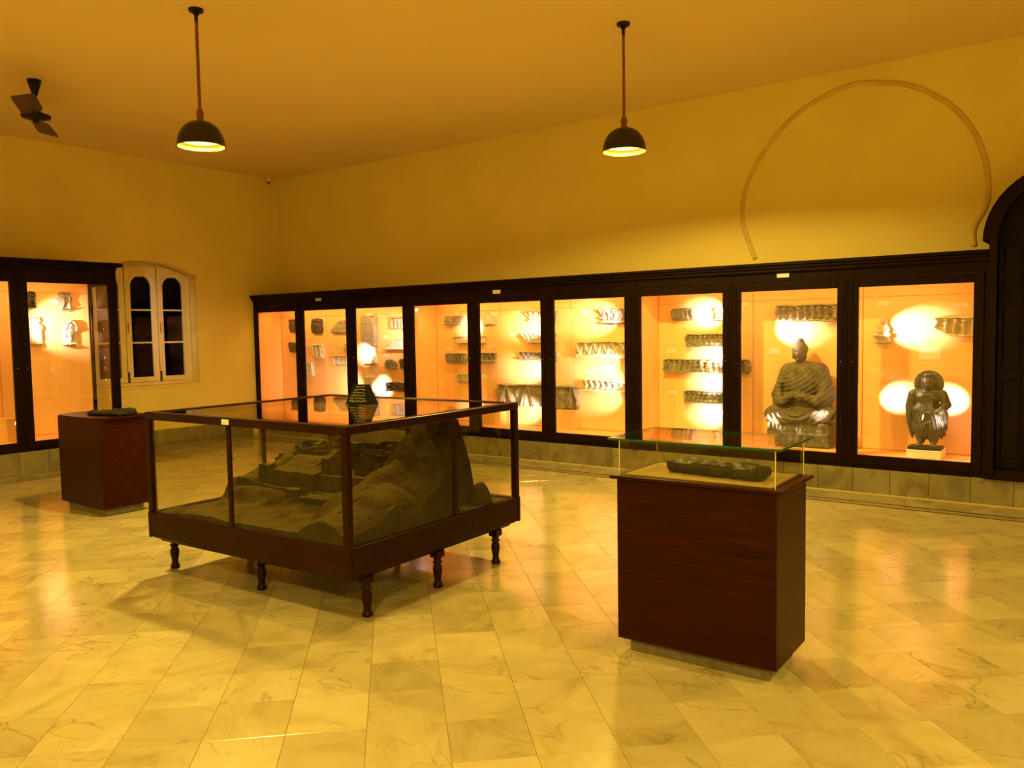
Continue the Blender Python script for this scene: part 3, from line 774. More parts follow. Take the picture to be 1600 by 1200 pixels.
for px, lab in [
  ((500, 497, 508, 504), 'small white caption card beside the dark rounded carved fragment'),
  ((477, 537, 486, 544), 'small white caption card left of the pale broken figure relief, second glazed door'),
  ((521, 545, 528, 554), 'small white caption card above the whitish seated figures, second glazed door'),
  ((573, 489, 582, 494), 'small white caption card over the top of the tall upright slab'),
  ((598, 524, 607, 529), 'small white caption card above the pale triangular relief'),
  ((599, 553, 608, 558), 'small white caption card above the small round-topped relief'),
  ((581, 577, 589, 583), 'small white caption card between the small figure group and the pale upright stone'),
  ((711, 486, 717, 492), 'small white caption card above the small rectangular vine frieze, fourth glazed door'),
  ((696, 543, 707, 547), 'small white caption card above the third stone down, fourth glazed door'),
  ((768, 488, 777, 494), 'small white caption card right of the plain slanted stone, fifth glazed door'),
  ((761, 540, 770, 545), 'small white caption card above the leafy frieze end, fifth glazed door'),
  ((752, 585, 761, 592), 'small white caption card low at the left edge of the fifth glazed door'),
  ((795, 520, 805, 525), 'small white caption card left of the pale garland frieze, fifth glazed door'),
  ((910, 486, 920, 492), 'small white caption card left of the topmost scroll frieze, sixth glazed door'),
  ((867, 552, 877, 557), 'small white caption card at mid height on the left edge of the sixth glazed door'),
  ((919, 581, 930, 586), 'small white caption card above the lowest curved frieze, sixth glazed door'),
  ((1041, 545, 1056, 552), 'white caption card above the dark row of standing figures'),
  ((1043, 610, 1058, 616), 'white caption card left of the lowest frieze, seventh glazed door'),
  ((1094, 475, 1107, 484), 'white caption card in the glare at the top of the seventh glazed door'),
  ((1096, 503, 1108, 511), 'white caption card in the glare just above the second row, seventh glazed door'),
  ((1159, 472, 1171, 478), 'white caption card in the top left corner of the eighth glazed door'),
  ((1202, 545, 1219, 553), 'white caption card left of the head of the seated statue'),
  ((1371, 470, 1389, 477), 'white caption card above the small seated figure'),
  ((1489, 473, 1513, 480), 'white caption card above the broken relief with pointed lower edge'),
  ((1436, 544, 1470, 562), 'large white caption card above the haloed standing statue')]:
    card(*px, 1, YB-.001, lab)
card(78, 467, 92, 475, 0, XL+.004, 'white caption card left of the draped figure relief in the left wall case')
card(11, 467, 19, 474, 0, XL+.004, 'white caption card at the far left of the left wall case')
# plain stands on the case floors
def stand(x0, x1, y0, y1, z0, z1, label, mat=M_panel):
    cx, cy = (x0+x1)/2, (y0+y1)/2
    t = thing('plinth_block', label, 'plinth', (cx, cy, z0), 0, 'low stands inside the wall cases')
    hx, hy, hz = (x1-x0)/2, (y1-y0)/2, z1-z0
    MB().box(-hx, hx, -hy, hy, 0, hz-.012, .003).build('body', mat, t); MB().box(-hx-.004, hx+.004, -hy-.004, hy, hz-.012, hz, .003).build('top_board', mat, t)
g0 = at(773, 641, 1, .40); g1 = at(898, 641, 1, .40); zf0 = ZO0-.012
stand(g1.x-.24, g1.x+.01, .36, .495, zf0, g1.z-.003, 'orange painted stand under the right end of the largest frieze')
stand(g0.x-.14, g0.x+.12, .36, .495, zf0, g1.z-.003, 'orange painted stand under the left end of the largest frieze')
q = at(18, 653, 0, .52)
t = thing('plinth_block', 'yellow-lit square stand at the lower left of the left wall case', 'plinth', (.48, q.y-.20, .368))
MB().box(-.14, .14, -.20, .20, 0, q.z-.368-.012, .003).build('body', M_panel, t); MB().box(-.144, .144, -.204, .204, q.z-.38, q.z-.368, .003).build('top_board', M_panel, t)
SQ = q

# ------------------------------------------------------------------ statues: signed distance carving, meshed by surface nets
def nets(f, lo, hi, h):
    lo = np.array(lo, float); hi = np.array(hi, float); n = np.ceil((hi-lo)/h).astype(int)+1
    gx, gy, gz = [lo[i]+np.arange(n[i])*h for i in range(3)]
    X, Y, Z = np.meshgrid(gx, gy, gz, indexing='ij'); d = f(X.astype(np.float32), Y.astype(np.float32), Z.astype(np.float32))
    s = d < 0; nc = [k-1 for k in n]; acc = np.zeros((*nc, 3)); cnt = np.zeros(nc)
    offs = [(i, j, k) for i in (0, 1) for j in (0, 1) for k in (0, 1)]
    sl = lambda o: tuple(slice(o[a], o[a]+nc[a]) for a in range(3))
    for a in range(3):
        for o in offs:
            if o[a]: continue
            e = list(o); e[a] = 1; d0, d1 = d[sl(o)], d[sl(e)]; m_ = (d0 < 0) != (d1 < 0)
            t = np.where(m_, d0/np.where(d0 == d1, 1, d0-d1), 0)
            for b_ in range(3): acc[..., b_] += np.where(m_, o[b_]+(t if b_ == a else 0), 0)
            cnt += m_
    act = cnt > 0; idx = -np.ones(nc, int); idx[act] = np.arange(act.sum())
    ii = np.argwhere(act); V = lo+(ii+acc[act]/cnt[act][:, None])*h
    F = []
    for a in range(3):
        b_, c_ = (a+1) % 3, (a+2) % 3
        s0 = [slice(1, nc[k]) for k in range(3)]; s0[a] = slice(0, nc[a]); s1 = list(s0); s1[a] = slice(1, nc[a]+1)
        A, B = s[tuple(s0)], s[tuple(s1)]
        ch = np.argwhere(A != B); off = np.array([1, 1, 1]); off[a] = 0; ch = ch+off
        def g(db, dc):
            p = ch.copy(); p[:, b_] -= db; p[:, c_] -= dc; return idx[p[:, 0], p[:, 1], p[:, 2]]
        q = np.stack([g(0, 0), g(1, 0), g(1, 1), g(0, 1)], 1)
        flip = ~A[tuple((ch-off).T)]
        q[flip] = q[flip][:, ::-1]; q = q[(q >= 0).all(1)]; F.append(q)
    return V, np.concatenate(F)
def smin(a, b, k):
    h = np.clip(.5+.5*(b-a)/k, 0, 1); return b+(a-b)*h-k*h*(1-h)
def smax(a, b, k): return -smin(-a, -b, k)
class SD:
    def __init__(s, X, Y, Z): s.X, s.Y, s.Z = X, Y, Z; s.d = np.full(X.shape, 9., np.float32)
    def ell(s, c, r, rot=0):
        x, y, z = s.X-c[0], s.Y-c[1], s.Z-c[2]
        if rot: ca, sa = math.cos(rot), math.sin(rot); x, z = x*ca+z*sa, -x*sa+z*ca
        k0 = np.sqrt((x/r[0])**2+(y/r[1])**2+(z/r[2])**2); return (k0-1)*min(r)*.9
    def cap(s, a, b, ra, rb):
        a = np.array(a); ba = np.array(b)-a; l2 = float(ba@ba)
        px, py, pz = s.X-a[0], s.Y-a[1], s.Z-a[2]; t = np.clip((px*ba[0]+py*ba[1]+pz*ba[2])/l2, 0, 1)
        return np.sqrt((px-ba[0]*t)**2+(py-ba[1]*t)**2+(pz-ba[2]*t)**2)-(ra+(rb-ra)*t)
    def box(s, c, h, r=.01):
        x, y, z = np.abs(s.X-c[0])-h[0]+r, np.abs(s.Y-c[1])-h[1]+r, np.abs(s.Z-c[2])-h[2]+r
        return np.sqrt(np.maximum(x, 0)**2+np.maximum(y, 0)**2+np.maximum(z, 0)**2)+np.minimum(np.maximum(x, np.maximum(y, z)), 0)-r
    def add(s, d, k=.02): s.d = smin(s.d, d, k).astype(np.float32)
    def sub(s, d, k=.008): s.d = smax(s.d, -d, k).astype(np.float32)
    def path(s, pts, rs, k=.012):
        for i in range(len(pts)-1): s.add(s.cap(pts[i], pts[i+1], rs[i], rs[i+1]), k)
def face(s, c, w, yf):
    """brow, nose, lips, eyes and ears on a head centred at c, half width w, front at y=yf"""
    x, z = c[0], c[2]
    s.sub(s.ell((x-w*.42, yf+.004, z+w*.18), (w*.26, w*.16, w*.14)), .004); s.sub(s.ell((x+w*.42, yf+.004, z+w*.18), (w*.26, w*.16, w*.14)), .004)
    for e in (-1, 1): s.add(s.ell((x+e*w*.42, yf+w*.13, z+w*.15), (w*.20, w*.13, w*.09)), .003)
    s.add(s.cap((x, yf+w*.06, z+w*.25), (x, yf-w*.14, z-w*.22), w*.08, w*.17), .006)
    s.add(s.ell((x, yf+w*.10, z-w*.52), (w*.32, w*.14, w*.07)), .004); s.add(s.ell((x, yf+w*.12, z-w*.66), (w*.26, w*.13, w*.07)), .004)
    s.add(s.ell((x, yf+w*.25, z-w*.95), (w*.34, w*.25, w*.22)), .01)
    for e in (-1, 1): s.add(s.cap((x+e*w*1.0, c[1]+.005, z+w*.3), (x+e*w*.98, c[1], z-w*.75), w*.13, w*.15), .006)
def hand(s, wrist, tip, side, r=.011):
    w, t = Vector(wrist), Vector(tip); d = t-w; L = d.length; d.normalize(); up = Vector((0, -1, 0)); sd = d.cross(up).normalized()
    palm = w+d*L*.45; s.add(s.cap(tuple(w), tuple(palm), r*2.0, r*2.1), .008)
    for i in range(4):
        b0 = palm+sd*r*1.15*(i-1.5); ln = L*(.50, .58, .55, .44)[i]
        mid = b0+d*ln*.55+up*r*.3; e = mid+d*ln*.40-up*r*.9; s.add(s.cap(tuple(b0), tuple(mid), r*.78, r*.70), .003); s.add(s.cap(tuple(mid), tuple(e), r*.70, r*.55), .003)
    b0 = w+d*L*.15+sd*r*1.8*side; e = b0+d*L*.40+sd*r*1.6*side+up*r*.8; s.add(s.cap(tuple(b0), tuple(e), r*.9, r*.65), .004)
def sculpt(name, mat, f, lo, hi, h, parent=None, loc=None, rotz=0):
    V, F = nets(f, lo, hi, h)
    me = bpy.data.meshes.new(name); me.from_pydata(V.tolist(), [], F.tolist()); fixn(me); me.materials.append(mat)
    return link(name, me, parent, loc, True, rotz)

def buddha(X, Y, Z):
    s = SD(X, Y, Z)
    # cushion and folded legs
    s.add(s.ell((0, .02, .315), (.335, .20, .085)), .02)
    s.path([(.20, .02, .36), (.30, -.06, .31), (.17, -.15, .30), (-.04, -.175, .315)], [.10, .085, .07, .05], .03)
    s.path([(-.20, .02, .36), (-.30, -.06, .31), (-.17, -.16, .29), (.05, -.185, .30)], [.10, .085, .07, .05], .03)
    s.add(s.ell((0, -.05, .33), (.22, .13, .07)), .03)
    # torso
    s.add(s.ell((.0, .04, .46), (.165, .12, .14)), .03); s.add(s.ell((.0, .03, .66), (.185, .125, .19)), .04)
    s.path([(-.14, .03, .765), (.15, .03, .775)], [.082, .082], .05); s.add(s.ell((0, .03, .80), (.13, .09, .06)), .04)
    # arms under the mantle
    s.path([(-.165, .03, .755), (-.245, .0, .52), (-.19, -.10, .46)], [.082, .075, .058], .03)
    s.path([(-.20, -.10, .46), (-.06, -.165, .53)], [.052, .036], .015)
    s.path([(.18, .03, .765), (.262, .0, .54), (.19, -.11, .47)], [.085, .08, .062], .03)
    s.path([(.19, -.11, .47), (.055, -.165, .52)], [.052, .036], .015)
    # mantle hanging from the arms
    s.add(s.ell((.24, -.01, .46), (.075, .10, .18)), .03); s.add(s.ell((-.25, .0, .42), (.06, .10, .15)), .03)
    # undercut between torso and arm, dark gap above the legs
    s.sub(s.ell((-.185, -.10, .585), (.028, .09, .075), .2), .01)
    s.sub(s.ell((.0, -.155, .405), (.25, .035, .020)), .006)
    # drapery folds
    R_ = np.sqrt((X+.24)**2*.75+(Z-.98)**2); fold = np.clip(np.sin(R_*150+3*X), -1, .5)
    m_ = np.clip((Z-.40)/.03, 0, 1)*np.clip((.80-Z)/.05, 0, 1)
    R2 = np.sqrt((X*.9+.02)**2+(Z-.47)**2); f2 = np.sin(R2*120)*np.clip((.39-Z)/.03, 0, 1)*np.clip((Z-.25)/.03, 0, 1)
    s.d = s.d+.0038*fold*m_+.009*f2
    hand(s, (-.07, -.165, .53), (.035, -.185, .565), 1, .0125); hand(s, (.065, -.165, .515), (-.035, -.195, .53), -1, .0125)
    # neck and head, bent a little forward
    s.path([(-.01, .03, .80), (-.02, .0, .89)], [.055, .048], .02)
    s.add(s.ell((-.025, -.02, .965), (.075, .082, .098)), .012)
    s.add(s.ell((-.025, .0, .995), (.082, .088, .080)), .006); s.add(s.ell((-.025, .0, 1.075), (.042, .042, .034)), .012)
    hair = np.sin(X*190)*np.sin(Z*190)*np.clip((Z-1.0)/.01, 0, 1); s.d = s.d+.0022*hair
    face(s, (-.025, -.02, .955), .068, -.098)
    s.d = s.d + .0015*np.sin(X*60+Z*40)*np.sin(Z*70)
    return s.d
def throne(X, Y, Z):
    s = SD(X, Y, Z)
    s.add(s.box((0, .0, .125), (.325, .185, .125), .02), .01)
    s.sub(s.box((0, -.19, .15), (.30, .012, .012), .005), .004)
    fr = np.clip((Z-.02)/.01, 0, 1)*np.clip((.13-Z)/.01, 0, 1)
    s.d = s.d+.008*fr*np.abs(np.sin(X*52+2*np.sin(Z*60))) + .006*np.clip((Z-.165)/.01, 0, 1)*np.abs(np.sin(X*75))
    s.d = s.d+.004*np.sin(X*31+Z*17)
    return s.d
BC = Vector((8.685, .27, 0)); bz = at(1250, 697, 1, .20).z
stand(BC.x-.36, BC.x+.40, .10, .495, zf0, bz-.002, 'low orange platform under the seated statue')
t = thing('seated_statue', 'large grey stone statue of a robed figure seated cross-legged on a carved throne', 'statue', (BC.x-.015, BC.y, bz))
t.scale = (.955, .84, .985); t.location.x += .015
sculpt('figure', M_statue, buddha, (-.38, -.26, .20), (.38, .24, 1.13), .0078, t)
sculpt('throne', M_statue, throne, (-.36, -.23, -.012), (.36, .21, .27), .009, t)

def bodhi(X, Y, Z):
    s = SD(X, Y, Z)
    # skirted legs
    s.path([(-.055, .0, .36), (-.06, -.005, .20), (-.055, .0, .075)], [.072, .055, .034], .02)
    s.path([(.055, .0, .36), (.06, -.01, .20), (.055, .0, .075)], [.072, .056, .034], .02)
    s.add(s.ell((0, .01, .24), (.115, .055, .15)), .02)
    for e in (-1, 1):
        s.path([(e*.055, .0, .08), (e*.06, -.05, .045)], [.026, .022], .01)
        for i in range(4): s.add(s.cap((e*.06+(i-1.5)*.011, -.06, .040), (e*.062+(i-1.5)*.012, -.078, .037), .008, .006), .003)
    # torso
    s.add(s.ell((0, .0, .39), (.085, .058, .07)), .02); s.add(s.ell((0, .0, .475), (.105, .062, .075)), .025)
    s.path([(-.115, .0, .515), (.115, .0, .515)], [.042, .042], .02)
    for e in (-1, 1): s.add(s.ell((e*.042, -.045, .485), (.042, .022, .034)), .012)
    # right arm of the statue hangs inside the shawl, the left one is set on the hip
    s.path([(-.125, .0, .51), (-.150, .0, .40), (-.150, -.02, .28)], [.040, .036, .026], .015); s.add(s.ell((-.145, .01, .28), (.035, .035, .19), .08), .02)
    s.path([(.125, .0, .51), (.160, .0, .42), (.105, -.055, .355)], [.042, .038, .028], .012)
    s.add(s.ell((.125, .015, .26), (.045, .035, .16), -.05), .02)
    hand(s, (.11, -.05, .36), (.05, -.075, .325), -1, .0085); hand(s, (-.15, -.02, .27), (-.145, -.03, .20), 1, .0085)
    s.sub(s.ell((.075, -.03, .41), (.022, .04, .04), .5), .006)
    # belt, sash, necklace, skirt folds
    R_ = np.abs(X-.02)*1.0+.22*Z*np.sign(X+.03); m_ = np.clip((.36-Z)/.02, 0, 1)*np.clip((Z-.09)/.02, 0, 1)
    s.d = s.d+.0030*np.sin(R_*190)*m_
    s.add(np.abs(s.ell((0, 0, .335), (.112, .075, .05)))-.0 + .0 + 9, .001)
    def ring(c, r, tr, zt): return np.sqrt((np.sqrt(((X-c[0])/r[0])**2+((Y-c[1])/r[1])**2)-1)**2*(min(r)**2)+(Z-c[2]-zt*(X-c[0]))**2)-tr
    s.add(ring((0, 0, .345), (.100, .066), .010, .0), .004); s.add(ring((0, 0, .25), (.115, .066), .008, .5), .004)
    s.add(ring((0, -.01, .505), (.066, .058), .008, .0), .004)
    # neck, head, halo
    s.path([(0, .0, .53), (0, -.005, .57)], [.032, .030], .012)
    s.add(s.ell((0, -.01, .607), (.048, .052, .060)), .008); s.add(s.ell((0, .01, .63), (.062, .050, .052)), .006); s.add(s.ell((0, .0, .685), (.034, .032, .026)), .008)
    hair = np.sin(X*260)*np.clip((Z-.63)/.01, 0, 1); s.d = s.d+.002*hair
    face(s, (0, -.01, .60), .044, -.060)
    ha = np.arctan2(X, Z-.605); hr = np.sqrt(X**2+(Z-.605)**2)
    halo = np.maximum(hr-.128, np.abs(Y-.045)-.014)+.006*np.clip((hr-.098)/.006, 0, 1)*(Y < .045)*(np.sin(ha*38) > 0)
    s.add(halo, .004)
    return s.d
bz2 = at(1447, 702, 1, .22).z
bx2 = at(1448, 697, 1, .24).x
stand(bx2-.155, bx2+.135, .14, .40, zf0, bz2-.002, 'small white stand under the haloed standing statue', M_white)
card(1432, 706, 1462, 716, 1, .14-.005, 'white label on the front of the stand of the haloed statue')
t = thing('haloed_statue', 'dark glossy standing statue with a round rayed halo behind its head', 'statue', (bx2, .25, bz2))
sculpt('figure', M_stoneD, bodhi, (-.21, -.10, .022), (.21, .08, .75), .0052, t)
MB().box(-.15, .13, -.095, .085, 0, .030, .006).build('base_slab', M_blackst, t)

def sitter(X, Y, Z):
    s = SD(X, Y, Z); s.add(s.ell((0, .0, .045), (.072, .028, .022)), .01); s.add(s.box((0, .01, .02), (.07, .025, .018), .006), .01)
    s.path([(-.03, 0, .09), (-.062, -.02, .075), (.02, -.03, .068)], [.022, .020, .014], .01); s.path([(.03, 0, .09), (.062, -.02, .080), (-.01, -.032, .075)], [.022, .020, .014], .01)
    s.add(s.ell((0, .0, .13), (.036, .024, .05)), .012); s.path([(-.032, 0, .165), (.032, 0, .165)], [.018, .018], .012)
    s.path([(-.042, 0, .16), (-.055, -.005, .12), (-.015, -.028, .105)], [.014, .012, .009], .006); s.path([(.042, 0, .16), (.058, -.005, .125), (.03, -.02, .10)], [.014, .012, .009], .006)
    s.add(s.ell((0, -.005, .205), (.021, .022, .026)), .006); s.add(s.ell((0, .0, .230), (.014, .014, .012)), .006)
    s.path([(.030, .005, .17), (.042, .005, .235)], [.010, .008], .01)
    s.d = s.d+.0012*np.sin(X*220)*np.sin(Z*200)
    return s.d
q = at(1379, 536, 1, .47)
t = thing('small_seated_figure', 'small pale stone figure seated cross-legged, upper left behind the ninth glazed door', 'statue', (q.x, .468, q.z))
sculpt('figure', M_stoneL, sitter, (-.09, -.055, -.004), (.09, .031, .26), .0042, t)
# broken stone bust on the stand in the left wall case
def lump(X, Y, Z):
    s = SD(X, Y, Z); s.add(s.ell((0, 0, .09), (.09, .07, .09)), .02); s.add(s.ell((.03, .0, .20), (.055, .05, .06)), .02)
    s.d = s.d+.006*np.sin(X*70)*np.sin(Z*55+Y*30); return s.d
o = sculpt('stone_bust', M_stoneL, lump, (-.12, -.10, .0), (.12, .10, .27), .009, None, (.48, SQ.y-.27, SQ.z), PI/2); tag(o, 'rough stone bust on the yellow-lit stand in the left wall case', 'statue')

# ------------------------------------------------------------------ big glazed case with the site model
CF = Vector((8.012, -5.228, 0)); CA = .041; CW, CD = 1.88, 1.648; CZT, CZB = 1.102, .268
org = CF - Vector((math.cos(CA), math.sin(CA), 0))*CW
case = thing('table_display_case', 'large square glazed mahogany case on turned legs holding a clay site model', 'display case', (org.x, org.y, 0), CA)
p = .045; GZ0 = .435
def part(nm, mat, boxes, par=case, ch=.004):
    b = MB()
    for q_ in boxes: b.box(*q_, ch)
    return b.build(nm, mat, par)
for nm, q_ in (('front', (0, CW, 0, .03)), ('back', (0, CW, CD-.03, CD)), ('left', (0, .03, .03, CD-.03)), ('right', (CW-.03, CW, .03, CD-.03))):
    part('apron', M_case, [(*q_, CZB, GZ0)])
b = MB(); b.box(.05, CW-.05, .05, CD-.05, CZB-.035, CZB, .006); b.box(.02, CW-.02, .02, CD-.02, CZB-.012, CZB+.01, .004); b.build('lower_moulding', M_case, case)
part('floor_board', M_case, [(.03, CW-.03, .03, CD-.03, GZ0-.045, GZ0-.015)])
for x_, y_ in ((0, 0), (CW-p, 0), (0, CD-p), (CW-p, CD-p)):
    MB().box(x_, x_+p, y_, y_+p, GZ0-.0, CZT-.05, .006).build('corner_post', M_case, case)
    b = MB(); b.box(x_-.003 if x_ == 0 else x_+.02, x_+.025 if x_ == 0 else x_+p+.003, y_-.003 if y_ == 0 else y_+.02, y_+.025 if y_ == 0 else y_+p+.003, CZB-.004, GZ0+.002, .003); b.build('corner_block', M_case, case)
ms = .020
for q_ in ((.845, .845+ms*1.6, 0.008, .03), (.845, .845+ms*1.6, CD-.03, CD-.008)): part('mullion', M_case, [(*q_, GZ0, CZT-.05)])
for q_ in ((.008, .03, .93, .93+ms*1.6), (CW-.03, CW-.008, .93, .93+ms*1.6)): part('mullion', M_case, [(*q_, GZ0, CZT-.05)])
part('top_frame', M_case, [(0, CW, 0, .055, CZT-.05, CZT), (0, CW, CD-.055, CD, CZT-.05, CZT), (0, .055, .055, CD-.055, CZT-.05, CZT), (CW-.055, CW, .055, CD-.055, CZT-.05, CZT)])
part('top_pane', M_glassb, [(.045, CW-.045, .045, CD-.045, CZT-.012, CZT-.006)], ch=0)
for q_ in ((p, .845, .015, .019), (.877, CW-p, .015, .019), (p, .845, CD-.019, CD-.015), (.877, CW-p, CD-.019, CD-.015)): part('side_pane', M_glassb, [(*q_, GZ0, CZT-.05)], ch=0)
for q_ in ((.015, .019, p, .93), (.015, .019, .962, CD-p), (CW-.019, CW-.015, p, .93), (CW-.019, CW-.015, .962, CD-p)): part('side_pane', M_glassb, [(*q_, GZ0, CZT-.05)], ch=0)
leg_prof = [(.026, 0), (.031, .006), (.031, .022), (.022, .03), (.024, .042), (.020, .05), (.027, .085), (.031, .115), (.028, .135), (.020, .15), (.030, .158), (.030, .166), (.020, .172), (.026, .182), (.026, .195)]
def leg_xy(wx, wy):
    d = Vector((wx, wy, 0))-org; return d.x*math.cos(CA)+d.y*math.sin(CA), -d.x*math.sin(CA)+d.y*math.cos(CA)
fx, fy = leg_xy(7.935, -5.035); lx_, ly_ = leg_xy(6.098, -5.037); bx_, by_ = leg_xy(7.879, -3.79)
for a in (lx_, (lx_+fx)/2, fx):
    for c in (fy, (fy+by_)/2, by_):
        lg = thing('leg', None, None); lg.parent = case; lg.location = (a, c, 0)
        b = MB(); b.lathe(leg_prof, 0, 0, 18); b.build('turned_leg', M_case, lg, smooth=True)
        MB().box(-.034, .034, -.034, .034, .193, CZB-.03, .004).build('leg_block', M_case, lg)
b = MB(); b.box(-.034, .034, -.003, 0, -.016, .016, .001)
tag(b.build('name_plate', M_card, None, (org.x+.86, org.y+.033, 1.077), rotz=CA), 'small white label on the top front rail of the big glazed case', 'label')
# site model
def terrain():
    nx, ny = 230, 200
    u, v = np.meshgrid(np.linspace(.06, CW-.06, nx), np.linspace(.05, CD-.06, ny))
    def sm(a, b_, x): t = np.clip((x-a)/(b_-a), 0, 1); return t*t*(3-2*t)
    def nz(fr, s_):
        r_ = np.random.RandomState(s_); out = np.zeros_like(u)
        for k in range(10):
            a = r_.uniform(0, 2*PI); w = fr*r_.uniform(.6, 1.6); out += np.sin((u*math.cos(a)+v*math.sin(a))*w+r_.uniform(0, 6))
        return out/10
    z = .425+.02*nz(9, 1)
    wob_ = .05*nz(12, 8)
    def spur(a, b_, ra, rb, ha, hb, sharp=1.6):
        ax_, ay_ = a; bx2_, by2_ = b_; dx, dy = bx2_-ax_, by2_-ay_; t = np.clip(((u-ax_)*dx+(v-ay_)*dy)/(dx*dx+dy*dy), 0, 1)
        d = np.hypot(u-ax_-dx*t, v-ay_-dy*t)+wob_*.6; r2 = ra+(rb-ra)*t; return (ha+(hb-ha)*t)*np.clip(1-(d/r2)**sharp, 0, 1)
    # sloping ground rising to the citadel plateau
    edge = .20+.06*np.sin(v*5)+.12*np.clip(.55-v, 0, 1)
    plat = sm(edge, edge+.07, u+.04*nz(14, 2))*sm(.28, .42, v+.03*nz(16, 3))
    z = z+.03*sm(.15, .6, u)*(v < .5) + .13*plat
    # ravine-cut front slope
    fr = sm(.0, .30, v)*(1-sm(.30, .42, v))*sm(.2, .4, u); z = z+.05*fr*(1+.8*nz(30, 4))
    # front retaining wall and its tower
    wl_ = (np.abs(v-(.40+.05*np.sin(u*3))) < .018)*(u > .38)*(u < 1.25); z = np.where(wl_, np.maximum(z, .625+.02*np.sin(u*6)), z)
    def rect(u0, u1, v0, v1, h_):
        nonlocal z; m_ = (u > u0)*(u < u1)*(v > v0)*(v < v1); z = np.where(m_, h_+.004*nz(50, 6), z)
    rect(.95, 1.06, .36, .46, .615); rect(1.10, 1.32, .33, .44, .585)
    pit = (u > .36)*(u < 1.2)*(v > .445)*(v < .60); z = np.where(pit, np.minimum(z, .535+.01*nz(20, 21)), z)
    rect(.46, .93, .61, .90, .668); rect(.42, .51, .57, .66, .705); rect(.93, 1.0, .68, .80, .755)

    rim = .43+spur((.34, .48), (.26, 1.35), .13, .16, .20, .27, 2.4)*(1+.18*nz(34, 40)); z = np.where((u < .42) | (v > .95), np.maximum(z, rim), z)
    # steps
    for i in range(5): rect(.80+.02*i, .82+.02*i, .76, .90, .64+.012*i)
    # dense ruined blocks behind
    r_ = np.random.RandomState(5)
    back = sm(.78, 1.0, v+.15*u)*sm(.04, .16, u)*(u < 1.45); z = z+.075*back
    for k in range(95):
        a, c = r_.uniform(.16, 1.35), r_.uniform(.93, 1.50); w_, h_ = r_.uniform(.03, .11), r_.uniform(.03, .09); top = .665+.10*r_.rand()+.05*(c-.9)
        m_ = (np.abs(u-a) < w_)*(np.abs(v-c) < h_); inn = (np.abs(u-a) < w_-.014)*(np.abs(v-c) < h_-.014)
        z = np.where(m_ & ~inn, np.maximum(z, top), z)
        if r_.rand() < .5: z = np.where(inn, np.minimum(z, top-.085), z)
    # long wall running back to the crag
    t_ = np.clip((u-.95)/.55, 0, 1); vv = .66+.10*t_; wl2 = (np.abs(v-vv) < .022)*(u > .95)*(u < 1.5); z = np.where(wl2, np.maximum(z, .66), z)
    # the crag: high peak with spurs to the front, sheer on the right
    c1 = np.minimum(spur((1.62, 1.14), (1.56, .86), .30, .34, .84, .52, 1.35), .60+.02*nz(30, 31))
    c2 = spur((1.56, .84), (1.50, .42), .34, .32, .42, .22, 1.8)
    c3 = spur((1.50, .95), (1.20, 1.05), .18, .16, .38, .22, 1.6)
    c4 = spur((1.62, .55), (1.62, .18), .28, .26, .26, .14, 2.2)
    c = np.maximum.reduce([c1, c2, c3, c4]); c = c*(1-sm(1.665, 1.70, u+.03*nz(25, 9))*sm(.95, 1.0, v+.02*nz(20, 41))); c = c*(1+.10*nz(26, 10)*(c > .02))
    z = np.maximum(z, .43+c)
    # low ground right of the crag
    low = np.maximum(sm(1.36, 1.42, v)*sm(1.40, 1.46, u), sm(1.675, 1.70, u)*sm(.98, 1.02, v)); z = z*(1-low)+.425*low
    z = np.maximum(z, .425+spur((.10, .14), (.42, .12), .10, .12, .03, .05, 1.4))
    z = np.maximum(z, .42+.15*np.clip(1-(np.hypot((u-1.745)/.085, (v-1.36)/.10))**2.6, 0, 1))
    z = z+.007*nz(60, 11)+.005*nz(120, 12)+.0012*nz(200, 13)
    z = np.clip(z, .425, 1.042)
    V = np.stack([u.ravel(), v.ravel(), z.ravel()], 1).tolist(); idx = np.arange(nx*ny).reshape(ny, nx)
    F = np.stack([idx[:-1, :-1], idx[:-1, 1:], idx[1:, 1:], idx[1:, :-1]], -1).reshape(-1, 4).tolist()
    ring = list(idx[0, :])+list(idx[1:, -1])+list(idx[-1, -2::-1])+list(idx[-2:0:-1, 0]); b0 = len(V); n = len(ring)
    V += [(V[i][0], V[i][1], GZ0-.014) for i in ring]
    for i in range(n): j = (i+1) % n; F.append([int(ring[i]), b0+i, b0+j, int(ring[j])])
    F.append([b0+i for i in range(n)][::-1])
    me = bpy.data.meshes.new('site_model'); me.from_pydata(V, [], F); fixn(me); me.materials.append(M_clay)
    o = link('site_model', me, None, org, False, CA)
    return tag(o, 'brown clay model of hilltop ruins with a steep crag, inside the big glazed case', 'model')
terrain()
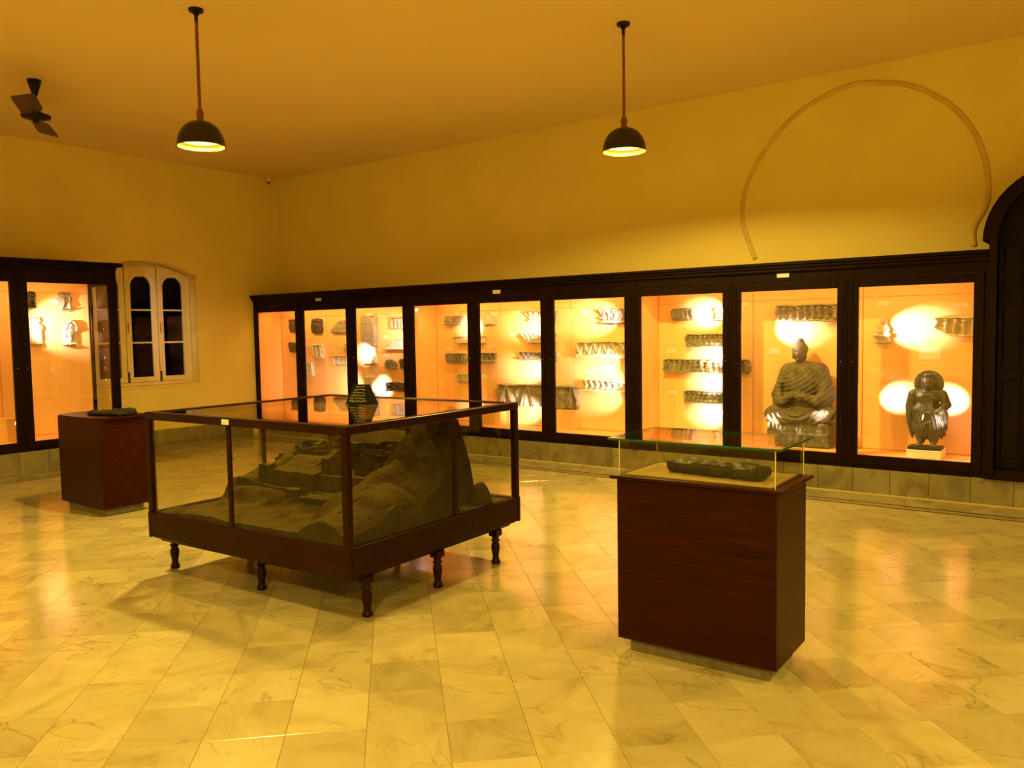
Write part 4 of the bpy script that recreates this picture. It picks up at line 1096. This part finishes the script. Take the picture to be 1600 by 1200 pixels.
# black sign with yellow writing on the glass top
SGS = .80
sg = thing('tent_sign', 'small black tent-shaped sign with yellow writing on top of the big glazed case', 'sign', (6.985, -4.155, CZT-.005), CA+.10)
b = MB(); V = [(-.135, -.065, 0), (.135, -.065, 0), (.135, .065, 0), (-.135, .065, 0), (-.082, -.005, .175), (.082, -.005, .175), (.082, .012, .175), (-.082, .012, .175)]
b.add(V, [(3, 2, 1, 0), (4, 5, 6, 7), (0, 1, 5, 4), (1, 2, 6, 5), (2, 3, 7, 6), (3, 0, 4, 7)]); b.build('board', M_sign, sg)
b = MB(); r_ = random.Random(3)
for row in range(6):
    tz = .152-.025*row; half = (.050, .062, .072, .086, .094, .100)[row]
    def pt(x, z, o_=.0012): k_ = z/.175; return (x, -.065+.060*k_-o_, z+o_*.3)
    x = -half
    while x < half-.02:
        w = r_.uniform(.010, .022); zz = tz+r_.uniform(-.003, .003)
        P_ = [pt(x, zz), pt(x+w*.3, zz+r_.uniform(-.007, .007)), pt(x+w*.6, zz+r_.uniform(-.007, .007)), pt(x+w, zz+r_.uniform(-.003, .003))]
        b.tube(P_, .0014, 4)
        if r_.random() < .5: b.tube([pt(x+w*.5, zz+.007), pt(x+w*.5+.003, zz+.0075)], .0014, 4)
        x += w+r_.uniform(.003, .007)
b.build('lettering', M_ink, sg); sg.scale = (SGS,)*3

# ------------------------------------------------------------------ pedestals
def pedestal(label, loc, rot, w, d, zt, top_over=.03, group=None, rounded=False):
    t = thing('pedestal', label, 'pedestal', loc, rot, 'wooden pedestals on the floor')
    MB().box(-w+.045, -.045, .045, d-.045, 0, .072, .003).build('recessed_base', M_base, t)
    e = .018
    part('front_board', M_ped, [(-w, 0, 0, e, .07, zt)], t, .0015); part('back_board', M_ped, [(-w, 0, d-e, d, .07, zt)], t, .0015)
    part('side_board', M_ped, [(-w, -w+e, e, d-e, .07, zt)], t, .0015); part('side_board', M_ped, [(-e, 0, e, d-e, .07, zt)], t, .0015)
    part('bottom_board', M_ped, [(-w+e, -e, e, d-e, .07, .085)], t, 0)
    if rounded:
        b = MB(); pts_ = []
        for k in range(40):
            a = 2*PI*k/40; ca, sa = math.cos(a), math.sin(a); r_ = (abs(ca)**5+abs(sa)**5)**(-1/5)
            pts_.append((-w/2+ca*r_*(w/2+.035), d/2+sa*r_*(d/2+.035)))
        b.prism(pts_, 2, zt, zt+.016); b.build('top_board', M_ped, t)
    else:
        part('top_board', M_ped, [(-w-top_over, top_over, -.025, d+.025, zt, zt+.016)], t, .004)
    return t
PL = (10.137, -4.654, 0); PW, PD, PZ = .785, .445, .868
ped = pedestal('tall reddish wooden pedestal with a glass box on top, right of the big glazed case', PL, .03, PW, PD, PZ)
part('felt_base', M_felt, [(-PW+.03, -.03, .03, PD-.03, PZ+.016, PZ+.022)], ped, .001)
gz0, gz1 = PZ+.016, 1.060; g = .006
part('glass_wall', M_glassb, [(-PW+.01, -.01, .010, .010+g, gz0, gz1)], ped, 0); part('glass_wall', M_glassb, [(-PW+.01, -.01, PD-.010-g, PD-.010, gz0, gz1)], ped, 0)
part('glass_wall', M_glassb, [(-PW+.01, -PW+.01+g, .017, PD-.017, gz0, gz1)], ped, 0); part('glass_wall', M_glassb, [(-.01-g, -.01, .017, PD-.017, gz0, gz1)], ped, 0)
for xx in (-PW+.008, -.012):
    for yy in (.008, PD-.012): part('polished_edge', M_gledge, [(xx, xx+.004, yy, yy+.004, gz0, gz1)], ped, 0)
TX0, TX1, TY0, TY1 = -PW-.03, .025, -.035, PD+.035
gt = part('glass_top', M_glassb, [(TX0, TX1, TY0, TY1, gz1, gz1+.010)], ped, 0)
b = MB(); b.box(TX0-.001, TX1+.001, TY0-.0015, TY0, gz1, gz1+.010); b.box(TX1, TX1+.0015, TY0, TY1, gz1, gz1+.010); b.box(TX0-.0015, TX0, TY0, TY1, gz1, gz1+.010); b.box(TX0, TX1, TY1, TY1+.0015, gz1, gz1+.010)
b.build('green_edge', M_gedge, gt)
def slab_sdf(X, Y, Z):
    s = SD(X, Y, Z); s.add(s.box((0, 0, .032), (.245, .085, .032), .028), .01)
    s.d = s.d+.006*np.sin(X*23+2)*np.sin(Y*35)+.004*np.sin(X*61+Y*40)*np.sin(Z*50+X*20)+.0025*np.sin(X*120+Z*90)*np.sin(Y*110)
    s.sub(s.box((.10, -.03, .075), (.12, .02, .012), .004), .006); s.sub(s.ell((-.12, .02, .085), (.12, .05, .025)), .01)
    return s.d
o = sculpt('stone_slab', M_blackst, slab_sdf, (-.28, -.12, -.004), (.28, .12, .10), .0065, None, (PL[0]-PW/2+.035, PL[1]+PD*.5-.015, gz0+.001), -.08)
tag(o, 'long black weathered stone lying inside the glass box on the right pedestal', 'stone')
ped2 = pedestal('dark reddish wooden pedestal with thin rounded top, left of the big glazed case', (4.10, -4.595, 0), -.01, .80, .44, .872, rounded=True)
def slab2(X, Y, Z):
    s = SD(X, Y, Z); s.add(s.box((0, 0, .018), (.21, .10, .018), .014), .01); s.add(s.box((.13, .02, .04), (.08, .06, .018), .012), .01)
    s.d = s.d+.006*np.sin(X*28)*np.sin(Y*33)+.003*np.sin(X*90+Y*60); return s.d
o = sculpt('stone_slab', M_blackst, slab2, (-.25, -.14, -.004), (.25, .14, .08), .008, None, (3.87, -4.36, .889), .25)
tag(o, 'flat black stone fragment lying on the left pedestal', 'stone')

# ------------------------------------------------------------------ pendant lamps, fan, sensor
def pendant(x, y, label, seen=True):
    t = thing('pendant_lamp', label, 'lamp', (x, y, SZ[0]), 0, 'dome pendant lamps')
    top = H-SZ[0]
    b = MB(); b.lathe([(.022, top-.045), (.024, top-.024), (.052, top-.022), (.056, top-.012), (.056, top-.001)], 0, 0, 24); b.build('ceiling_rose', M_iron, t, smooth=False)
    b = MB(); b.lathe([(.014, top-.10), (.014, top-.05)], 0, 0, 10); b.build('cord_grip', M_iron, t)
    b = MB()
    for k in range(3):      # twisted rope cord
        b.tube([(.006*math.cos(i*.55+k*2.094), .006*math.sin(i*.55+k*2.094), .27+(top-.36)*i/90) for i in range(91)], .0075, 6)
    b.build('rope_cord', M_rope, t, smooth=True)
    b = MB(); b.lathe([(.034, .185), (.030, .20), (.022, .21), (.026, .235), (.030, .25), (.022, .275), (.012, .29)], 0, 0, 16); b.build('knot_collar', M_rope, t, smooth=True)
    n_ = 12; prof = [(.034*1+.146*math.sin(PI/2*i/n_), .185*math.cos(PI/2*i/n_)+.005) for i in range(n_+1)]
    out = prof+[(.184, .0), (.184, -.004), (.176, -.004)]; inn = [(r_-.006, z_-.006) for r_, z_ in reversed(prof)]; inn[0] = (.174, .0)
    b = MB(); b.lathe(out, 0, 0, 40, cap=False); b.build('dome_shade', M_dome, t, smooth=True)
    b = MB(); b.lathe([(.176, -.004)]+inn+[(0.0, .178)], 0, 0, 40, cap=False); b.build('shade_lining', M_domein, t, smooth=True)
    b = MB(); b.lathe([(.001, .03), (.10, .028), (.145, .036), (.150, .045), (.0, .05)], 0, 0, 32, cap=False); b.build('diffuser', M_bulb, t, smooth=True)
    light('pendant_light', 'AREA', (0, 0, .022), next(_pw)*PENDANT_W/4.2, PENDANT_COL, t, shape='DISK', size=.15)
pendant(*PENDANTS[0], 'dome pendant lamp on a rope cord, the left one, nearer the fan')
pendant(*PENDANTS[1], 'dome pendant lamp on a rope cord, the right one, in front of the back wall')
for i, (x, y) in enumerate(MORE_PENDANTS):
    pendant(x, y, 'dome pendant lamp outside the picture, %s' % ['behind the big glazed case', 'near the right wall', 'behind the camera', 'in the near right corner', 'in the near left corner'][i])
fn = thing('ceiling_fan', 'dark brown ceiling fan with wide blades, hanging at the far left', 'fan', (2.635, -4.345, H))
b = MB(); b.lathe([(.016, -.17), (.022, -.15), (.060, -.03), (.064, 0)], 0, 0, 24); b.build('canopy', M_iron, fn, smooth=False)
b = MB(); b.lathe([(.011, -.29), (.011, -.15)], 0, 0, 12); b.build('down_rod', M_iron, fn)
b = MB(); b.lathe([(.02, -.392), (.06, -.384), (.125, -.372), (.135, -.357), (.13, -.342), (.075, -.327), (.06, -.312), (.03, -.297), (.028, -.262), (.018, -.252)], 0, 0, 32); b.build('motor', M_iron, fn, smooth=True)
b = MB(); b.lathe([(.010, -.422), (.022, -.414), (.024, -.390)], 0, 0, 16); b.build('bottom_cap', M_iron, fn)
for k, ang in enumerate((math.radians(-31), math.radians(148))):
    ca, sa = math.cos(ang), math.sin(ang)
    bl_ = thing('blade', None, None); bl_.parent = fn; bl_.rotation_euler = (0, 0, ang); bl_.location = (0, 0, -.355)
    MB().box(.10, .24, -.022, .022, -.004, .004, .002).build('blade_iron', M_iron, bl_)
    V = []; 
    for s_, hw, zt_ in ((.17, .075, .024), (.24, .092, .030), (.72, .098, .022), (.80, .088, .020)):
        for z_ in (-.002, .002): V += [(s_, -hw, -zt_+z_), (s_, hw, zt_+z_)]
    F = []
    for i in range(3):
        a = i*4; c = a+4; F += [(a, a+1, c+1, c), (a+2, c+2, c+3, a+3), (a, c, c+2, a+2), (a+1, a+3, c+3, c+1)]
    F += [(0, 2, 3, 1), (12, 13, 15, 14)]
    MB().add(V, F).build('blade_plate', M_fan, bl_)
sn = thing('security_camera', 'tiny pinkish dome camera high in the far room corner', 'camera', (.045, .36, 4.08))
MB().lathe([(.03, .0), (.036, .02), (.03, .06)], 0, 0, 16).build('mount', M_white, sn)
b = MB(); b.lathe([(.001, -.05), (.022, -.042), (.036, -.02), (.038, .0)], 0, 0, 18); b.build('housing', simple('pink_plastic', (.75, .30, .26), .4), sn, smooth=True)
qd = (Vector(CAM_P)-Vector((.045, .36, 4.08))).normalized()
Mx = Matrix.Translation(qd*.034+Vector((0, 0, -.012))) @ qd.to_track_quat('Z', 'Y').to_matrix().to_4x4()
MB().lathe([(.014, -.01), (.014, .004), (.001, .008)], 0, 0, 14, M=Mx).build('lens', M_sign, sn)
